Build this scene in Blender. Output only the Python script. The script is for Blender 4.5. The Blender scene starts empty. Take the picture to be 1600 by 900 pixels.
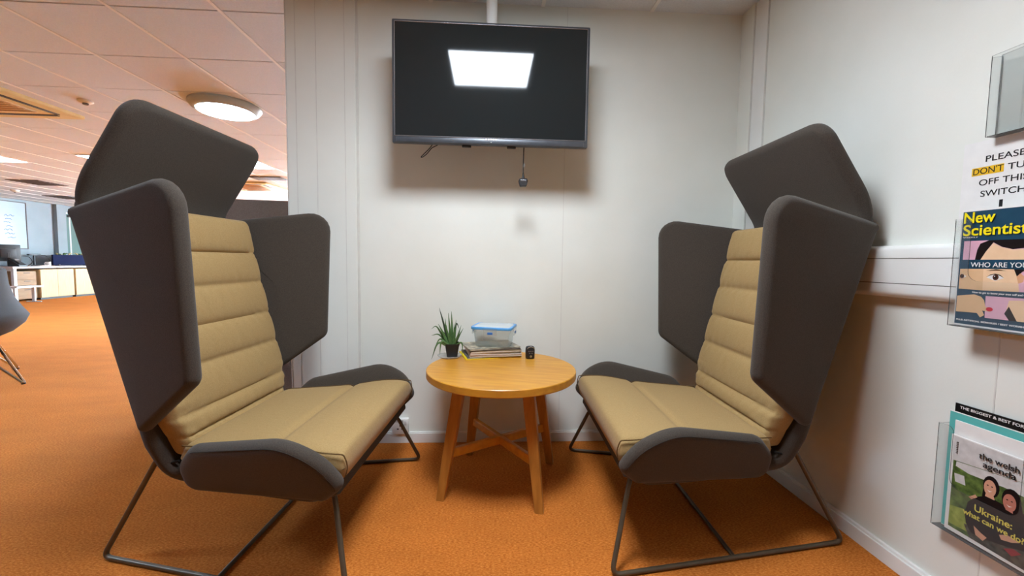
import bpy, bmesh, math, random
import numpy as np
from mathutils import Matrix, Vector

random.seed(7)
SC = bpy.context.scene
COL = SC.collection
PI = math.pi

# ------------------------------------------------------------------ camera
CAM_H = 1.0364
PITCH, YAW, ROLL, F_PX = .0658, .056, .0143, 643.37
def cam_rot():
    B = np.array([[1, 0, 0], [0, 0, -1], [0, 1, 0]], float)
    cp, sp = math.cos(PITCH), math.sin(PITCH)
    cy, sy = math.cos(YAW), math.sin(YAW)
    cr, sr = math.cos(ROLL), math.sin(ROLL)
    Rp = np.array([[1, 0, 0], [0, cp, -sp], [0, sp, cp]])
    Ry = np.array([[cy, 0, -sy], [0, 1, 0], [sy, 0, cy]])
    Rr = np.array([[cr, -sr, 0], [sr, cr, 0], [0, 0, 1]])
    return (Rr @ Rp @ Ry @ B).T @ np.diag([1, -1, -1])
cam_data = bpy.data.cameras.new('camera')
cam_data.sensor_width = 36
cam_data.lens = F_PX / 1600 * 36
cam_data.clip_start = .02
cam = bpy.data.objects.new('camera', cam_data)
COL.objects.link(cam)
M = Matrix([list(r) for r in cam_rot()]).to_4x4()
M.translation = (0, 0, CAM_H)
cam.matrix_world = M
SC.camera = cam

# ------------------------------------------------------------------ light and exposure
SC.view_settings.view_transform = 'Standard'
SC.view_settings.look = 'None'
SC.view_settings.gamma = 1
SC.view_settings.use_curve_mapping = False
SC.view_settings.exposure = 0.0
ALCOVE_W, OFFICE_W, ROUND_W = 40.0, 76.0, 85.0
ALCOVE_BEAM = 15.5                                   # watts of the panel's downward beam      # emission strength of the ceiling lamps
WORLD = bpy.data.worlds.new('sky')
SC.world = WORLD
WORLD.use_nodes = True
WORLD.node_tree.nodes['Background'].inputs[0].default_value = (.66, .85, 1, 1)
WORLD.node_tree.nodes['Background'].inputs[1].default_value = 65.0

# ------------------------------------------------------------------ materials
def lin(c):
    f = lambda v: v / 12.92 if v <= .04045 else ((v + .055) / 1.055) ** 2.4
    return (f(c[0] / 255), f(c[1] / 255), f(c[2] / 255), 1)

def mat(name, c, rough=.6, spec=.4, metal=0, c2=None, nscale=60, stretch=(1, 1, 1), bump=0, bscale=None, detail=4,
        emit=None, sheen=0, coat=0, contrast=.5):
    m = bpy.data.materials.new(name)
    m.use_nodes = True
    nt = m.node_tree
    p = nt.nodes['Principled BSDF']
    p.inputs['Base Color'].default_value = lin(c)
    p.inputs['Roughness'].default_value = rough
    p.inputs['Specular IOR Level'].default_value = spec
    p.inputs['Metallic'].default_value = metal
    if sheen:
        p.inputs['Sheen Weight'].default_value = sheen
        p.inputs['Sheen Roughness'].default_value = .5
    if coat:
        p.inputs['Coat Weight'].default_value = coat
        p.inputs['Coat Roughness'].default_value = .15
    if emit:
        p.inputs['Emission Color'].default_value = lin(c)
        p.inputs['Emission Strength'].default_value = emit
    if c2 or bump:
        tc = nt.nodes.new('ShaderNodeTexCoord')
        mp = nt.nodes.new('ShaderNodeMapping')
        mp.inputs['Scale'].default_value = stretch
        nt.links.new(tc.outputs['Object'], mp.inputs['Vector'])
    if c2:
        n = nt.nodes.new('ShaderNodeTexNoise')
        n.inputs['Scale'].default_value = nscale
        n.inputs['Detail'].default_value = detail
        nt.links.new(mp.outputs['Vector'], n.inputs['Vector'])
        r = nt.nodes.new('ShaderNodeValToRGB')
        w = .5 * (1 - contrast) * .9
        r.color_ramp.elements[0].position = .5 - .25 + w * .2
        r.color_ramp.elements[1].position = .5 + .25 - w * .2
        r.color_ramp.elements[0].color = lin(c)
        r.color_ramp.elements[1].color = lin(c2)
        nt.links.new(n.outputs['Fac'], r.inputs['Fac'])
        nt.links.new(r.outputs['Color'], p.inputs['Base Color'])
    if bump:
        nb = nt.nodes.new('ShaderNodeTexNoise')
        nb.inputs['Scale'].default_value = bscale or nscale
        nb.inputs['Detail'].default_value = 3
        nt.links.new(mp.outputs['Vector'], nb.inputs['Vector'])
        b = nt.nodes.new('ShaderNodeBump')
        b.inputs['Strength'].default_value = bump
        b.inputs['Distance'].default_value = .004
        nt.links.new(nb.outputs['Fac'], b.inputs['Height'])
        nt.links.new(b.outputs['Normal'], p.inputs['Normal'])
    return m

def clear_mat(name, tint, gloss=.08, rough=.05, haze=0, hazecol=(230, 230, 230)):
    m = bpy.data.materials.new(name)
    m.use_nodes = True
    nt = m.node_tree
    nt.nodes.remove(nt.nodes['Principled BSDF'])
    out = nt.nodes['Material Output']
    t = nt.nodes.new('ShaderNodeBsdfTransparent')
    t.inputs[0].default_value = lin(tint)
    g = nt.nodes.new('ShaderNodeBsdfGlossy')
    g.inputs['Roughness'].default_value = rough
    mx = nt.nodes.new('ShaderNodeMixShader')
    lw = nt.nodes.new('ShaderNodeLayerWeight')
    lw.inputs[0].default_value = .5
    pw = nt.nodes.new('ShaderNodeMath')
    pw.operation = 'POWER'
    pw.inputs[1].default_value = 4
    ma = nt.nodes.new('ShaderNodeMath')
    ma.operation = 'MULTIPLY_ADD'
    ma.inputs[1].default_value = .35
    ma.inputs[2].default_value = gloss * .45
    nt.links.new(lw.outputs['Facing'], pw.inputs[0])
    nt.links.new(pw.outputs[0], ma.inputs[0])
    nt.links.new(ma.outputs[0], mx.inputs[0])
    src = t.outputs[0]
    if haze:
        d = nt.nodes.new('ShaderNodeBsdfDiffuse')
        d.inputs[0].default_value = lin(hazecol)
        m2 = nt.nodes.new('ShaderNodeMixShader')
        m2.inputs[0].default_value = haze
        nt.links.new(t.outputs[0], m2.inputs[1])
        nt.links.new(d.outputs[0], m2.inputs[2])
        src = m2.outputs[0]
    nt.links.new(src, mx.inputs[1])
    nt.links.new(g.outputs[0], mx.inputs[2])
    nt.links.new(mx.outputs[0], out.inputs['Surface'])
    return m

def carpet_mat():
    m = bpy.data.materials.new('orange carpet')
    m.use_nodes = True
    nt = m.node_tree
    p = nt.nodes['Principled BSDF']
    p.inputs['Roughness'].default_value = .95
    p.inputs['Specular IOR Level'].default_value = .1
    tc = nt.nodes.new('ShaderNodeTexCoord')
    def noise(scale, stretch, detail):
        mp = nt.nodes.new('ShaderNodeMapping')
        mp.inputs['Scale'].default_value = stretch
        n = nt.nodes.new('ShaderNodeTexNoise')
        n.inputs['Scale'].default_value = scale
        n.inputs['Detail'].default_value = detail
        n.inputs['Roughness'].default_value = .65
        nt.links.new(tc.outputs['Object'], mp.inputs['Vector'])
        nt.links.new(mp.outputs['Vector'], n.inputs['Vector'])
        return n
    fine = noise(250, (.4, 1, 1), 5)
    big = noise(3.5, (.6, 1.3, 1), 5)
    r = nt.nodes.new('ShaderNodeValToRGB')
    e = r.color_ramp.elements
    e[0].position, e[1].position = .3, .72
    e[0].color, e[1].color = lin((152, 80, 26)), lin((226, 150, 74))
    x = e.new(.5)
    x.color = lin((194, 112, 44))
    nt.links.new(fine.outputs['Fac'], r.inputs['Fac'])
    r2 = nt.nodes.new('ShaderNodeValToRGB')
    r2.color_ramp.elements[0].position, r2.color_ramp.elements[1].position = .3, .75
    r2.color_ramp.elements[0].color, r2.color_ramp.elements[1].color = (.86, .86, .86, 1), (1.08, 1.08, 1.08, 1)
    nt.links.new(big.outputs['Fac'], r2.inputs['Fac'])
    mx = nt.nodes.new('ShaderNodeMix')
    mx.data_type = 'RGBA'
    mx.blend_type = 'MULTIPLY'
    mx.inputs[0].default_value = 1
    nt.links.new(r.outputs['Color'], mx.inputs[6])
    nt.links.new(r2.outputs['Color'], mx.inputs[7])
    nt.links.new(mx.outputs[2], p.inputs['Base Color'])
    b = nt.nodes.new('ShaderNodeBump')
    b.inputs['Strength'].default_value = .35
    b.inputs['Distance'].default_value = .004
    nt.links.new(fine.outputs['Fac'], b.inputs['Height'])
    nt.links.new(b.outputs['Normal'], p.inputs['Normal'])
    return m

WALL = mat('wall paint', (233, 235, 228), .75, .25, c2=(228, 230, 222), nscale=4, bump=.05, bscale=120)
WALL_G = mat('grey office wall', (162, 172, 177), .8, .2, c2=(155, 166, 171), nscale=3)
TRIMW = mat('white gloss trim', (238, 239, 236), .4, .4, c2=(232, 233, 229), nscale=6)
JOINT = mat('joint strip paint', (222, 222, 216), .6, .3, c2=(212, 212, 205), nscale=20)
TILE = mat('ceiling tile', (222, 226, 230), .9, .1, c2=(213, 217, 221), nscale=160, detail=2, bump=.05)
TEE = mat('white ceiling tee', (240, 238, 234), .5, .3, c2=(235, 233, 229), nscale=10)
GAPM = mat('ceiling void', (96, 84, 78), .9, .1, c2=(80, 70, 66), nscale=10)
CARPET = carpet_mat()
GREY = mat('grey wool felt', (78, 71, 64), .95, .15, c2=(62, 56, 50), nscale=420, detail=2, bump=.25, bscale=420, sheen=.12)
GREYD = mat('grey wool piping', (62, 56, 51), .95, .1, c2=(52, 47, 43), nscale=400)
TAN = mat('tan cotton canvas', (173, 145, 97), .85, .2, c2=(156, 128, 83), nscale=300, detail=3, bump=.22, bscale=60, sheen=.1)
TANSEAM = mat('tan seam', (112, 88, 55), .9, .1, c2=(95, 72, 44), nscale=200)
ROD = mat('brown painted steel', (92, 80, 64), .38, .5, metal=.35, c2=(82, 71, 56), nscale=40)
BLK = mat('black plastic', (24, 24, 26), .45, .5, c2=(30, 30, 32), nscale=50)
BAND = mat('black webbing', (28, 27, 27), .8, .2, c2=(36, 35, 34), nscale=200)
OAK = mat('oiled oak', (208, 150, 48), .40, .45, c2=(186, 124, 36), nscale=5, stretch=(1.2, 9, 9), detail=7, coat=.12)
OAKV = mat('oiled oak legs', (188, 130, 56), .45, .4, c2=(160, 104, 40), nscale=5, stretch=(9, 9, 1.2), detail=7, coat=.1)
TVG = mat('grey tv casing', (88, 92, 98), .35, .5, metal=.5, c2=(80, 84, 90), nscale=30)
SCREEN = mat('tv screen glass', (27, 33, 35), .05, .5, c2=(29, 35, 37), nscale=2)
SILVER = mat('silver bezel', (178, 182, 188), .25, .5, metal=.9, c2=(168, 172, 178), nscale=20)
LEDM = mat('lamp diffuser', (232, 243, 255), .5, .2, emit=ALCOVE_W)
LEDO = mat('office lamp diffuser', (190, 222, 255), .5, .2, emit=OFFICE_W)
LEDR = mat('round lamp diffuser', (200, 226, 255), .5, .2, emit=ROUND_W)
CREAM = mat('yellowed plastic', (226, 204, 150), .5, .3, c2=(214, 190, 134), nscale=8)
CREAMD = mat('yellowed plastic trim', (196, 160, 110), .5, .3, c2=(184, 148, 98), nscale=8)
VENTM = mat('vent grey', (120, 112, 110), .6, .3, c2=(104, 98, 96), nscale=30)
ACRYL = clear_mat('clear acrylic', (252, 253, 253), .06, .04, haze=.03)
ACEDGE = clear_mat('acrylic edge', (150, 152, 152), .12, .08, haze=.25, hazecol=(150, 150, 150))
BOXP = clear_mat('clear food box plastic', (248, 250, 250), .10, .06, haze=.08, hazecol=(240, 244, 244))
LIDP = clear_mat('clear lid plastic', (236, 242, 244), .14, .06, haze=.55, hazecol=(236, 242, 244))
BLUE = mat('blue lid rim', (84, 158, 220), .35, .4, c2=(74, 148, 210), nscale=30)
BLUED = mat('blue clip', (48, 104, 176), .35, .4, c2=(40, 96, 168), nscale=30)
SAUCM = clear_mat('clear saucer plastic', (240, 240, 238), .12, .08, haze=.35)
POTM = mat('black plant pot', (26, 26, 28), .5, .4, c2=(34, 34, 36), nscale=30)
SOIL = mat('potting soil', (70, 52, 38), .95, .1, c2=(120, 104, 86), nscale=140)
LEAF = mat('aloe leaf', (66, 98, 56), .45, .4, c2=(92, 126, 74), nscale=30, stretch=(1, 1, .4))
LEAFD = mat('dark aloe leaf', (48, 62, 50), .5, .3, c2=(60, 78, 56), nscale=30)
PAPER = mat('white paper', (236, 235, 232), .7, .2, c2=(230, 229, 226), nscale=30)
PAGES = mat('page edges', (214, 206, 192), .85, .1, c2=(188, 180, 166), nscale=14, stretch=(1, 1, 60))
CHROME = mat('chrome', (205, 205, 205), .12, .6, metal=1, c2=(198, 198, 198), nscale=10)
BEECH = mat('beech laminate', (196, 168, 124), .5, .3, c2=(184, 154, 110), nscale=5, stretch=(9, 9, 1), detail=6)
BROWNW = mat('brown drawer laminate', (150, 118, 84), .55, .3, c2=(134, 102, 70), nscale=5, stretch=(8, 1, 8), detail=6)
DESKW = mat('white desk laminate', (222, 224, 226), .4, .3, c2=(216, 218, 220), nscale=10)
NAVY = mat('navy screen fabric', (30, 34, 62), .9, .1, c2=(24, 28, 52), nscale=200)
GLASSW = clear_mat('blind covered glass', (60, 76, 74), .1, .03, haze=.6, hazecol=(150, 180, 172))
FABP = mat('taupe partition fabric', (128, 116, 108), .95, .1, c2=(112, 100, 93), nscale=220, bump=.1)
TUB = mat('grey tub chair wool', (92, 90, 90), .95, .1, c2=(78, 77, 78), nscale=300, bump=.15)
def flat(name, c, rough=.5):
    return mat(name, c, rough, .3, c2=tuple(max(0, v - 6) for v in c), nscale=40)

# ------------------------------------------------------------------ object helpers
def setp(o, label=None, cat=None, group=None, kind=None):
    if label: o['label'] = label
    if cat: o['category'] = cat
    if group: o['group'] = group
    if kind: o['kind'] = kind
    return o

def worldm(o):
    m = o.matrix_basis.copy()
    while o.parent:
        o = o.parent
        m = o.matrix_basis @ m
    return m

def thing(name, label, cat, loc=(0, 0, 0), rotz=0, group=None):
    o = bpy.data.objects.new(name, None)
    o.empty_display_size = .1
    COL.objects.link(o)
    o.location = loc
    o.rotation_euler = (0, 0, rotz)
    o.matrix_basis = Matrix.Translation(loc) @ Matrix.Rotation(rotz, 4, 'Z')
    return setp(o, label, cat, group)

def mk(name, bm, mats, parent=None, smooth=True, world=False, angle=40):
    """link a bmesh as one object; world=True: coordinates are the room's, moved into the parent's frame"""
    if world and parent is not None:
        bmesh.ops.transform(bm, matrix=worldm(parent).inverted(), verts=bm.verts)
    bmesh.ops.recalc_face_normals(bm, faces=bm.faces)
    me = bpy.data.meshes.new(name)
    bm.to_mesh(me)
    bm.free()
    for m in (mats if isinstance(mats, (list, tuple)) else [mats]):
        me.materials.append(m)
    if smooth:
        for p in me.polygons: p.use_smooth = True
        me.set_sharp_from_angle(angle=math.radians(angle))
    o = bpy.data.objects.new(name, me)
    COL.objects.link(o)
    if parent is not None: o.parent = parent
    return o

def struct(name, bm, m, smooth=True):
    return setp(mk(name, bm, m, None, smooth), kind='structure')

def copy_tree(o, parent=None):
    c = o.copy()
    COL.objects.link(c)
    if parent is not None: c.parent = parent
    for ch in list(o.children): copy_tree(ch, c)
    return c

def B(): return bmesh.new()

def box(bm, x0, x1, y0, y1, z0, z1, bev=0, seg=2, mi=0, mtx=None):
    r = bmesh.ops.create_cube(bm, size=1)
    vs = r['verts']
    bmesh.ops.scale(bm, vec=(abs(x1 - x0), abs(y1 - y0), abs(z1 - z0)), verts=vs)
    bmesh.ops.translate(bm, vec=((x0 + x1) / 2, (y0 + y1) / 2, (z0 + z1) / 2), verts=vs)
    fs = list({f for v in vs for f in v.link_faces})
    for f in fs: f.material_index = mi
    if bev:
        es = list({e for v in vs for e in v.link_edges})
        rr = bmesh.ops.bevel(bm, geom=es, offset=bev, segments=seg, affect='EDGES', profile=.5)
        vs = list({v for f in rr['faces'] for v in f.verts} | {v for v in vs if v.is_valid})
    if mtx is not None:
        vs = [v for v in vs if v.is_valid]
        bmesh.ops.transform(bm, matrix=mtx, verts=vs)
    return bm

def loft(bm, rings, cap=True, closed=True, mi=0):
    vr = [[bm.verts.new(p) for p in r] for r in rings]
    n = len(vr[0])
    for a, b in zip(vr, vr[1:]):
        for i in range(n if closed else n - 1):
            j = (i + 1) % n
            f = bm.faces.new((a[i], a[j], b[j], b[i]))
            f.material_index = mi
    if cap:
        for r in (vr[0], vr[-1]):
            f = bm.faces.new(r)
            f.material_index = mi
    return vr

def tube(bm, pts, r, seg=10, cap=True, radii=None, mi=0):
    pts = [Vector(p) for p in pts]
    rings = []
    up = None
    for i, p in enumerate(pts):
        t = (pts[min(i + 1, len(pts) - 1)] - pts[max(i - 1, 0)]).normalized()
        if up is None:
            up = Vector((0, 0, 1)) if abs(t.z) < .9 else Vector((1, 0, 0))
        a = t.cross(up).normalized()
        b = a.cross(t).normalized()
        up = b
        rr = radii[i] if radii else r
        rings.append([p + a * math.cos(k * 2 * PI / seg) * rr + b * math.sin(k * 2 * PI / seg) * rr for k in range(seg)])
    loft(bm, rings, cap, mi=mi)
    return bm

def fillet(pts, r, n=6):
    """round the corners of a polyline"""
    P = [Vector(p) for p in pts]
    out = [P[0]]
    for a, b, c in zip(P, P[1:], P[2:]):
        d1, d2 = (a - b), (c - b)
        t = min(r, d1.length * .45, d2.length * .45)
        p1, p2 = b + d1.normalized() * t, b + d2.normalized() * t
        for k in range(n + 1):
            s = k / n
            out.append((1 - s) ** 2 * p1 + 2 * s * (1 - s) * b + s * s * p2)
    return out + [P[-1]]

def spline(pts, n=8):
    P = [Vector(p) for p in pts]
    P = [2 * P[0] - P[1]] + P + [2 * P[-1] - P[-2]]
    out = []
    for i in range(1, len(P) - 2):
        p0, p1, p2, p3 = P[i - 1], P[i], P[i + 1], P[i + 2]
        for k in range(n):
            t = k / n
            out.append(.5 * ((2 * p1) + (p2 - p0) * t + (2 * p0 - 5 * p1 + 4 * p2 - p3) * t * t + (3 * p1 - p0 - 3 * p2 + p3) * t ** 3))
    out.append(P[-2])
    return out

def lathe(bm, prof, seg=32, c=(0, 0, 0), mi=0, cap=False):
    rings = [[(c[0] + r * math.cos(k * 2 * PI / seg), c[1] + r * math.sin(k * 2 * PI / seg), c[2] + z) for k in range(seg)] for r, z in prof]
    loft(bm, rings, cap, mi=mi)
    return bm

def round_poly(pts, radii, n=6):
    P = [Vector((p[0], p[1])) for p in pts]
    out = []
    N = len(P)
    for i in range(N):
        a, b, c = P[i - 1], P[i], P[(i + 1) % N]
        r = radii[i] if isinstance(radii, (list, tuple)) else radii
        d1, d2 = (a - b).normalized(), (c - b).normalized()
        ang = d1.angle(d2)
        t = r / math.tan(ang / 2)
        t = min(t, (a - b).length * .48, (c - b).length * .48)
        rr = t * math.tan(ang / 2)
        cen = b + (d1 + d2).normalized() * (rr / math.sin(ang / 2))
        p1, p2 = b + d1 * t, b + d2 * t
        a1 = math.atan2(p1.y - cen.y, p1.x - cen.x)
        a2 = math.atan2(p2.y - cen.y, p2.x - cen.x)
        da = (a2 - a1 + PI) % (2 * PI) - PI
        for k in range(n + 1):
            out.append(Vector((cen.x + rr * math.cos(a1 + da * k / n), cen.y + rr * math.sin(a1 + da * k / n))))
    return out

def slab(bm, outline, T, r, fn, puff=0, seg=5):
    """upholstered board: rounded edge all round, faces carried by fn(a, b, w)"""
    N = len(outline)
    area = sum(outline[i].x * outline[(i + 1) % N].y - outline[(i + 1) % N].x * outline[i].y for i in range(N))
    sg = 1 if area > 0 else -1
    nrm = []
    for i in range(N):
        t = (outline[(i + 1) % N] - outline[i - 1])
        nrm.append(Vector((-t.y, t.x)).normalized() * sg)
    cen = sum(outline, Vector((0, 0))) / N
    h = T / 2
    r = min(r, h)
    prof = []
    for k in range(seg + 1):
        ph = PI / 2 * k / seg
        prof.append((r * (1 - math.cos(ph)), (h - r) + r * math.sin(ph)))
    rings = []
    def ring(inset, w, sc=1):
        return [fn(*(cen + (p + n * inset - cen) * sc), w) for p, n in zip(outline, nrm)]
    inner = [(.93, .25), (.8, .6), (.6, .85), (.35, 1)]
    for s, q in reversed(inner): rings.append(ring(r, -(h + puff * q), s))
    for ins, w in reversed(prof): rings.append(ring(ins, -w))
    for ins, w in prof[(1 if r >= h else 0):]: rings.append(ring(ins, w))
    for s, q in inner: rings.append(ring(r, h + puff * q, s))
    vr = loft(bm, rings, cap=False)
    for rr, w in ((vr[0], -(h + puff)), (vr[-1], h + puff)):
        c = bm.verts.new(fn(cen.x, cen.y, w))
        for i in range(N): bm.faces.new((rr[i], rr[(i + 1) % N], c))
    return bm

def plane_fn(pts, towards):
    """best plane through 3-D points: returns (2-D coords, map back)"""
    A = np.array(pts, float)
    c = A.mean(0)
    _, _, V = np.linalg.svd(A - c)
    n = V[2]
    if np.dot(n, towards) < 0: n = -n
    e1 = A[1] - A[0]
    e1 -= n * np.dot(e1, n)
    e1 /= np.linalg.norm(e1)
    e2 = np.cross(n, e1)
    uv = [((p - c) @ e1, (p - c) @ e2) for p in A]
    return uv, (lambda a, b, w: tuple(c + e1 * a + e2 * b + n * w))

def strip_slab(bm, path, width, T, rc=.0, nseg=6, mi=0):
    """curved upholstered panel following path (x,z); width(s01) is the half width; top end rounded by rc"""
    P = [Vector((p[0], 0, p[1])) for p in path]
    L = [0]
    for a, b in zip(P, P[1:]): L.append(L[-1] + (b - a).length)
    S = L[-1]
    # extra rows near the far end for the rounding
    def at(s):
        for i in range(len(P) - 1):
            if s <= L[i + 1] + 1e-9:
                t = (s - L[i]) / max(L[i + 1] - L[i], 1e-9)
                return P[i].lerp(P[i + 1], t), i
        return P[-1], len(P) - 2
    ss = sorted(set([round(l, 5) for l in L if l < S - max(rc, T / 2)] +
                    [round(S - max(rc, T / 2) * (1 - math.sin(k * PI / 2 / 10)), 5) for k in range(11)]))
    rings = []
    for s in ss:
        p, i = at(s)
        t = (P[min(i + 2, len(P) - 1)] - P[max(i - 1, 0)]).normalized() if 0 < i < len(P) - 2 else (P[i + 1] - P[i]).normalized()
        n = Vector((t.z, 0, -t.x))
        W = width(s / S)
        d = S - s
        if rc and d < rc: W = W - rc + math.sqrt(max(rc * rc - (rc - d) ** 2, 0))
        th = T / 2
        if rc and d < T / 2: th = T / 2 * math.sqrt(max(1 - ((T / 2 - d) / (T / 2)) ** 2, .002))
        R = T / 2
        prof = []
        for k in range(9):
            a = -PI / 2 + PI * k / 8
            prof.append((W - R + R * math.cos(a), math.sin(a) * th))
        mid = [(W - R) * q for q in (.8, .5, .2, -.2, -.5, -.8)]
        full = prof + [(y, th) for y in mid] + [(-y, -w) for y, w in prof] + [(-y, -th) for y in mid]
        rings.append([p + Vector((0, y, 0)) + n * w for y, w in full])
    loft(bm, rings, cap=True, mi=mi)
    return bm

def pillow(bm, nu, nv, fn, ht, pu=10, pv=10, m=2.6):
    """closed cushion: fn(u, v, w) with u, v in -1..1, w thickness share -1..1; ht(u,v) multiplies"""
    us = [math.sin(PI / 2 * (-1 + 2 * i / nu)) * .35 + (-1 + 2 * i / nu) * .65 for i in range(nu + 1)]
    vs = [math.sin(PI / 2 * (-1 + 2 * i / nv)) * .35 + (-1 + 2 * i / nv) * .65 for i in range(nv + 1)]
    def h(u, v): return (max(0, (1 - abs(u) ** pu)) * max(0, (1 - abs(v) ** pv))) ** (1 / m)
    top = [[bm.verts.new(fn(u, v, h(u, v) * ht(u, v))) for v in vs] for u in us]
    bot = [[(top[i][j] if i in (0, nu) or j in (0, nv) else bm.verts.new(fn(us[i], vs[j], -h(us[i], vs[j])))) for j in range(nv + 1)] for i in range(nu + 1)]
    for i in range(nu):
        for j in range(nv):
            bm.faces.new((top[i][j], top[i + 1][j], top[i + 1][j + 1], top[i][j + 1]))
            q = (bot[i][j], bot[i][j + 1], bot[i + 1][j + 1], bot[i + 1][j])
            if len(set(q)) == 4:
                try: bm.faces.new(q)
                except ValueError: pass
    return bm

def text_obj(name, s, size, m, parent, origin, right, up, bold=0, width=None, align='LEFT', depth=.0002):
    cu = bpy.data.curves.new(name, 'FONT')
    cu.body = s
    cu.size = size
    cu.align_x = align
    cu.offset = bold
    cu.extrude = depth
    tmp = bpy.data.objects.new(name + '_tmp', cu)
    COL.objects.link(tmp)
    bpy.context.view_layer.update()
    dg = bpy.context.evaluated_depsgraph_get()
    me = bpy.data.meshes.new_from_object(tmp.evaluated_get(dg))
    bpy.data.objects.remove(tmp)
    bm = B()
    bm.from_mesh(me)
    bpy.data.meshes.remove(me)
    if width:
        xs = [v.co.x for v in bm.verts]
        k = width / (max(xs) - min(xs))
        for v in bm.verts: v.co.x *= k
    right, up = Vector(right), Vector(up)
    n = right.cross(up)
    Mx = Matrix((right, up, n)).transposed().to_4x4()
    Mx.translation = origin
    bmesh.ops.transform(bm, matrix=Mx, verts=bm.verts)
    return mk(name, bm, m, parent, smooth=False, world=True)

# ------------------------------------------------------------------ room shell
HC = 2.4153
XR, YB = 1.405, 2.312
XL, YFAR, YNEAR = -12.05, 15.0, -5.5
bm = B(); box(bm, XL - .1, XR + .1, YNEAR - .1, YFAR + .1, -.1, 0)
struct('floor', bm, CARPET, False)
bm = B()
gy = [.699 + .6 * j for j in range(-12, 25)]
for y in gy:
    y0, y1 = max(y + .005, YNEAR), min(y + .6 - .005, YFAR)
    if y1 > y0: box(bm, XL, XR, y0, y1, HC, HC + .02)
box(bm, XL - .12, XR + .12, YNEAR - .12, YFAR + .12, HC + .02, HC + .06, mi=1)
struct('ceiling', bm, [TILE, GAPM], False)
bm = B()
x = -.324
while x > XL: x -= .6
x += .6
while x < XR:
    box(bm, x - .010, x + .010, YNEAR, YFAR, HC - .005, HC + .002)
    x += .6
struct('trim_1', bm, TEE, False)

bm = B(); box(bm, -1.075, XR + .1, YB, YB + .12, 0, HC + .03)
struct('wall_back', bm, WALL, False)
bm = B(); box(bm, XR, XR + .12, YNEAR, YB + .12, 0, HC + .03)
struct('wall_right', bm, WALL, False)
bm = B(); box(bm, XL, XR + .12, YNEAR - .12, YNEAR, 0, HC + .03)
struct('wall_front', bm, mat('brown grey wall', (104, 98, 92), .9, .1, c2=(96, 90, 85), nscale=3), False)

bm = B()
box(bm, XL, -7.5, YFAR, YFAR + .12, 0, HC + .03); box(bm, 1.2, XR + .12, YFAR, YFAR + .12, 0, HC + .03)
box(bm, -7.5, 1.2, YFAR, YFAR + .12, 0, .4); box(bm, -7.5, 1.2, YFAR, YFAR + .12, 2.35, HC + .03)
struct('wall_far', bm, WALL_G, False)
bm = B()
for k in range(7):
    xx = -7.5 + 8.7 * k / 6
    box(bm, xx - .03, xx + .03, YFAR + .03, YFAR + .1, .4, 2.35)
for zz in (.43, 2.32): box(bm, -7.5, 1.2, YFAR + .03, YFAR + .1, zz - .03, zz + .03)
struct('added_window', bm, TRIMW, False)  # unseen far window, added so neutral daylight reaches the office ceiling
bm = B(); box(bm, XR, XR + .12, YB + .12, YFAR, 0, HC + .03)
struct('wall_right_office', bm, WALL_G, False)
# office wall on the left with its window opening
WY0, WY1, WZ0, WZ1 = 12.5, 14.2, .95, 2.24
bm = B()
box(bm, XL - .12, XL, YNEAR - .12, WY0, 0, HC + .03)
box(bm, XL - .12, XL, WY1, YFAR + .12, 0, HC + .03)
box(bm, XL - .12, XL, WY0, WY1, 0, WZ0)
box(bm, XL - .12, XL, WY0, WY1, WZ1, HC + .03)
struct('wall_left', bm, WALL_G, False)
bm = B()
for a, b, c, d in ((WY0, WY0 + .05, WZ0, WZ1), (WY1 - .05, WY1, WZ0, WZ1), (WY0, WY1, WZ0, WZ0 + .05), (WY0, WY1, WZ1 - .05, WZ1), ((WY0 + WY1) / 2 - .03, (WY0 + WY1) / 2 + .03, WZ0, WZ1)):
    box(bm, XL - .09, XL - .03, a, b, c, d, .004, mi=0)
box(bm, XL - .065, XL - .06, WY0 + .04, WY1 - .04, WZ0 + .04, WZ1 - .04, mi=1)
struct('window_1', bm, [TRIMW, GLASSW], False)
bm = B()
box(bm, XL, XL + .1, 12.17, 12.42, 0, HC, .004)
box(bm, XL, XL + .025, 10.55, 10.6, 1.0, HC, .004)
struct('trim_2', bm, WALL_G, False)

# post lining at the left end of the alcove's back wall, with its vertical joints
bm = B()
box(bm, -1.078, -.722, YB - .012, YB + .01, 0, HC, .003)
struct('trim_3', bm, WALL, False)
bm = B()
for x in (-1.03, -.925, -.777):
    box(bm, x - .002, x + .002, YB - .0135, YB - .01, 0, HC)
box(bm, .410, .413, YB - .0015, YB + .002, 0, HC)
box(bm, -.722, -.708, YB - .006, YB + .002, 0, HC)
box(bm, -1.0815, -1.076, YB - .014, YB + .125, 0, HC, mi=0)
struct('trim_4', bm, JOINT, False)
# corner lining and panel joints on the right-hand wall
bm = B()
box(bm, XR - .014, XR + .01, 2.20, YB, 0, HC, .002)
struct('trim_5', bm, WALL, False)
bm = B()
box(bm, XR - .007, XR + .01, 2.098, 2.2, 0, HC, .002)
struct('trim_6', bm, TRIMW, False)
bm = B()
for y in (2.098, 2.199, 1.045):
    box(bm, XR - (.015 if y > 2.15 else .008 if y > 2.05 else .0012), XR + .002, y - .0018, y + .0018, 0, HC)
struct('trim_7', bm, JOINT, False)

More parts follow.
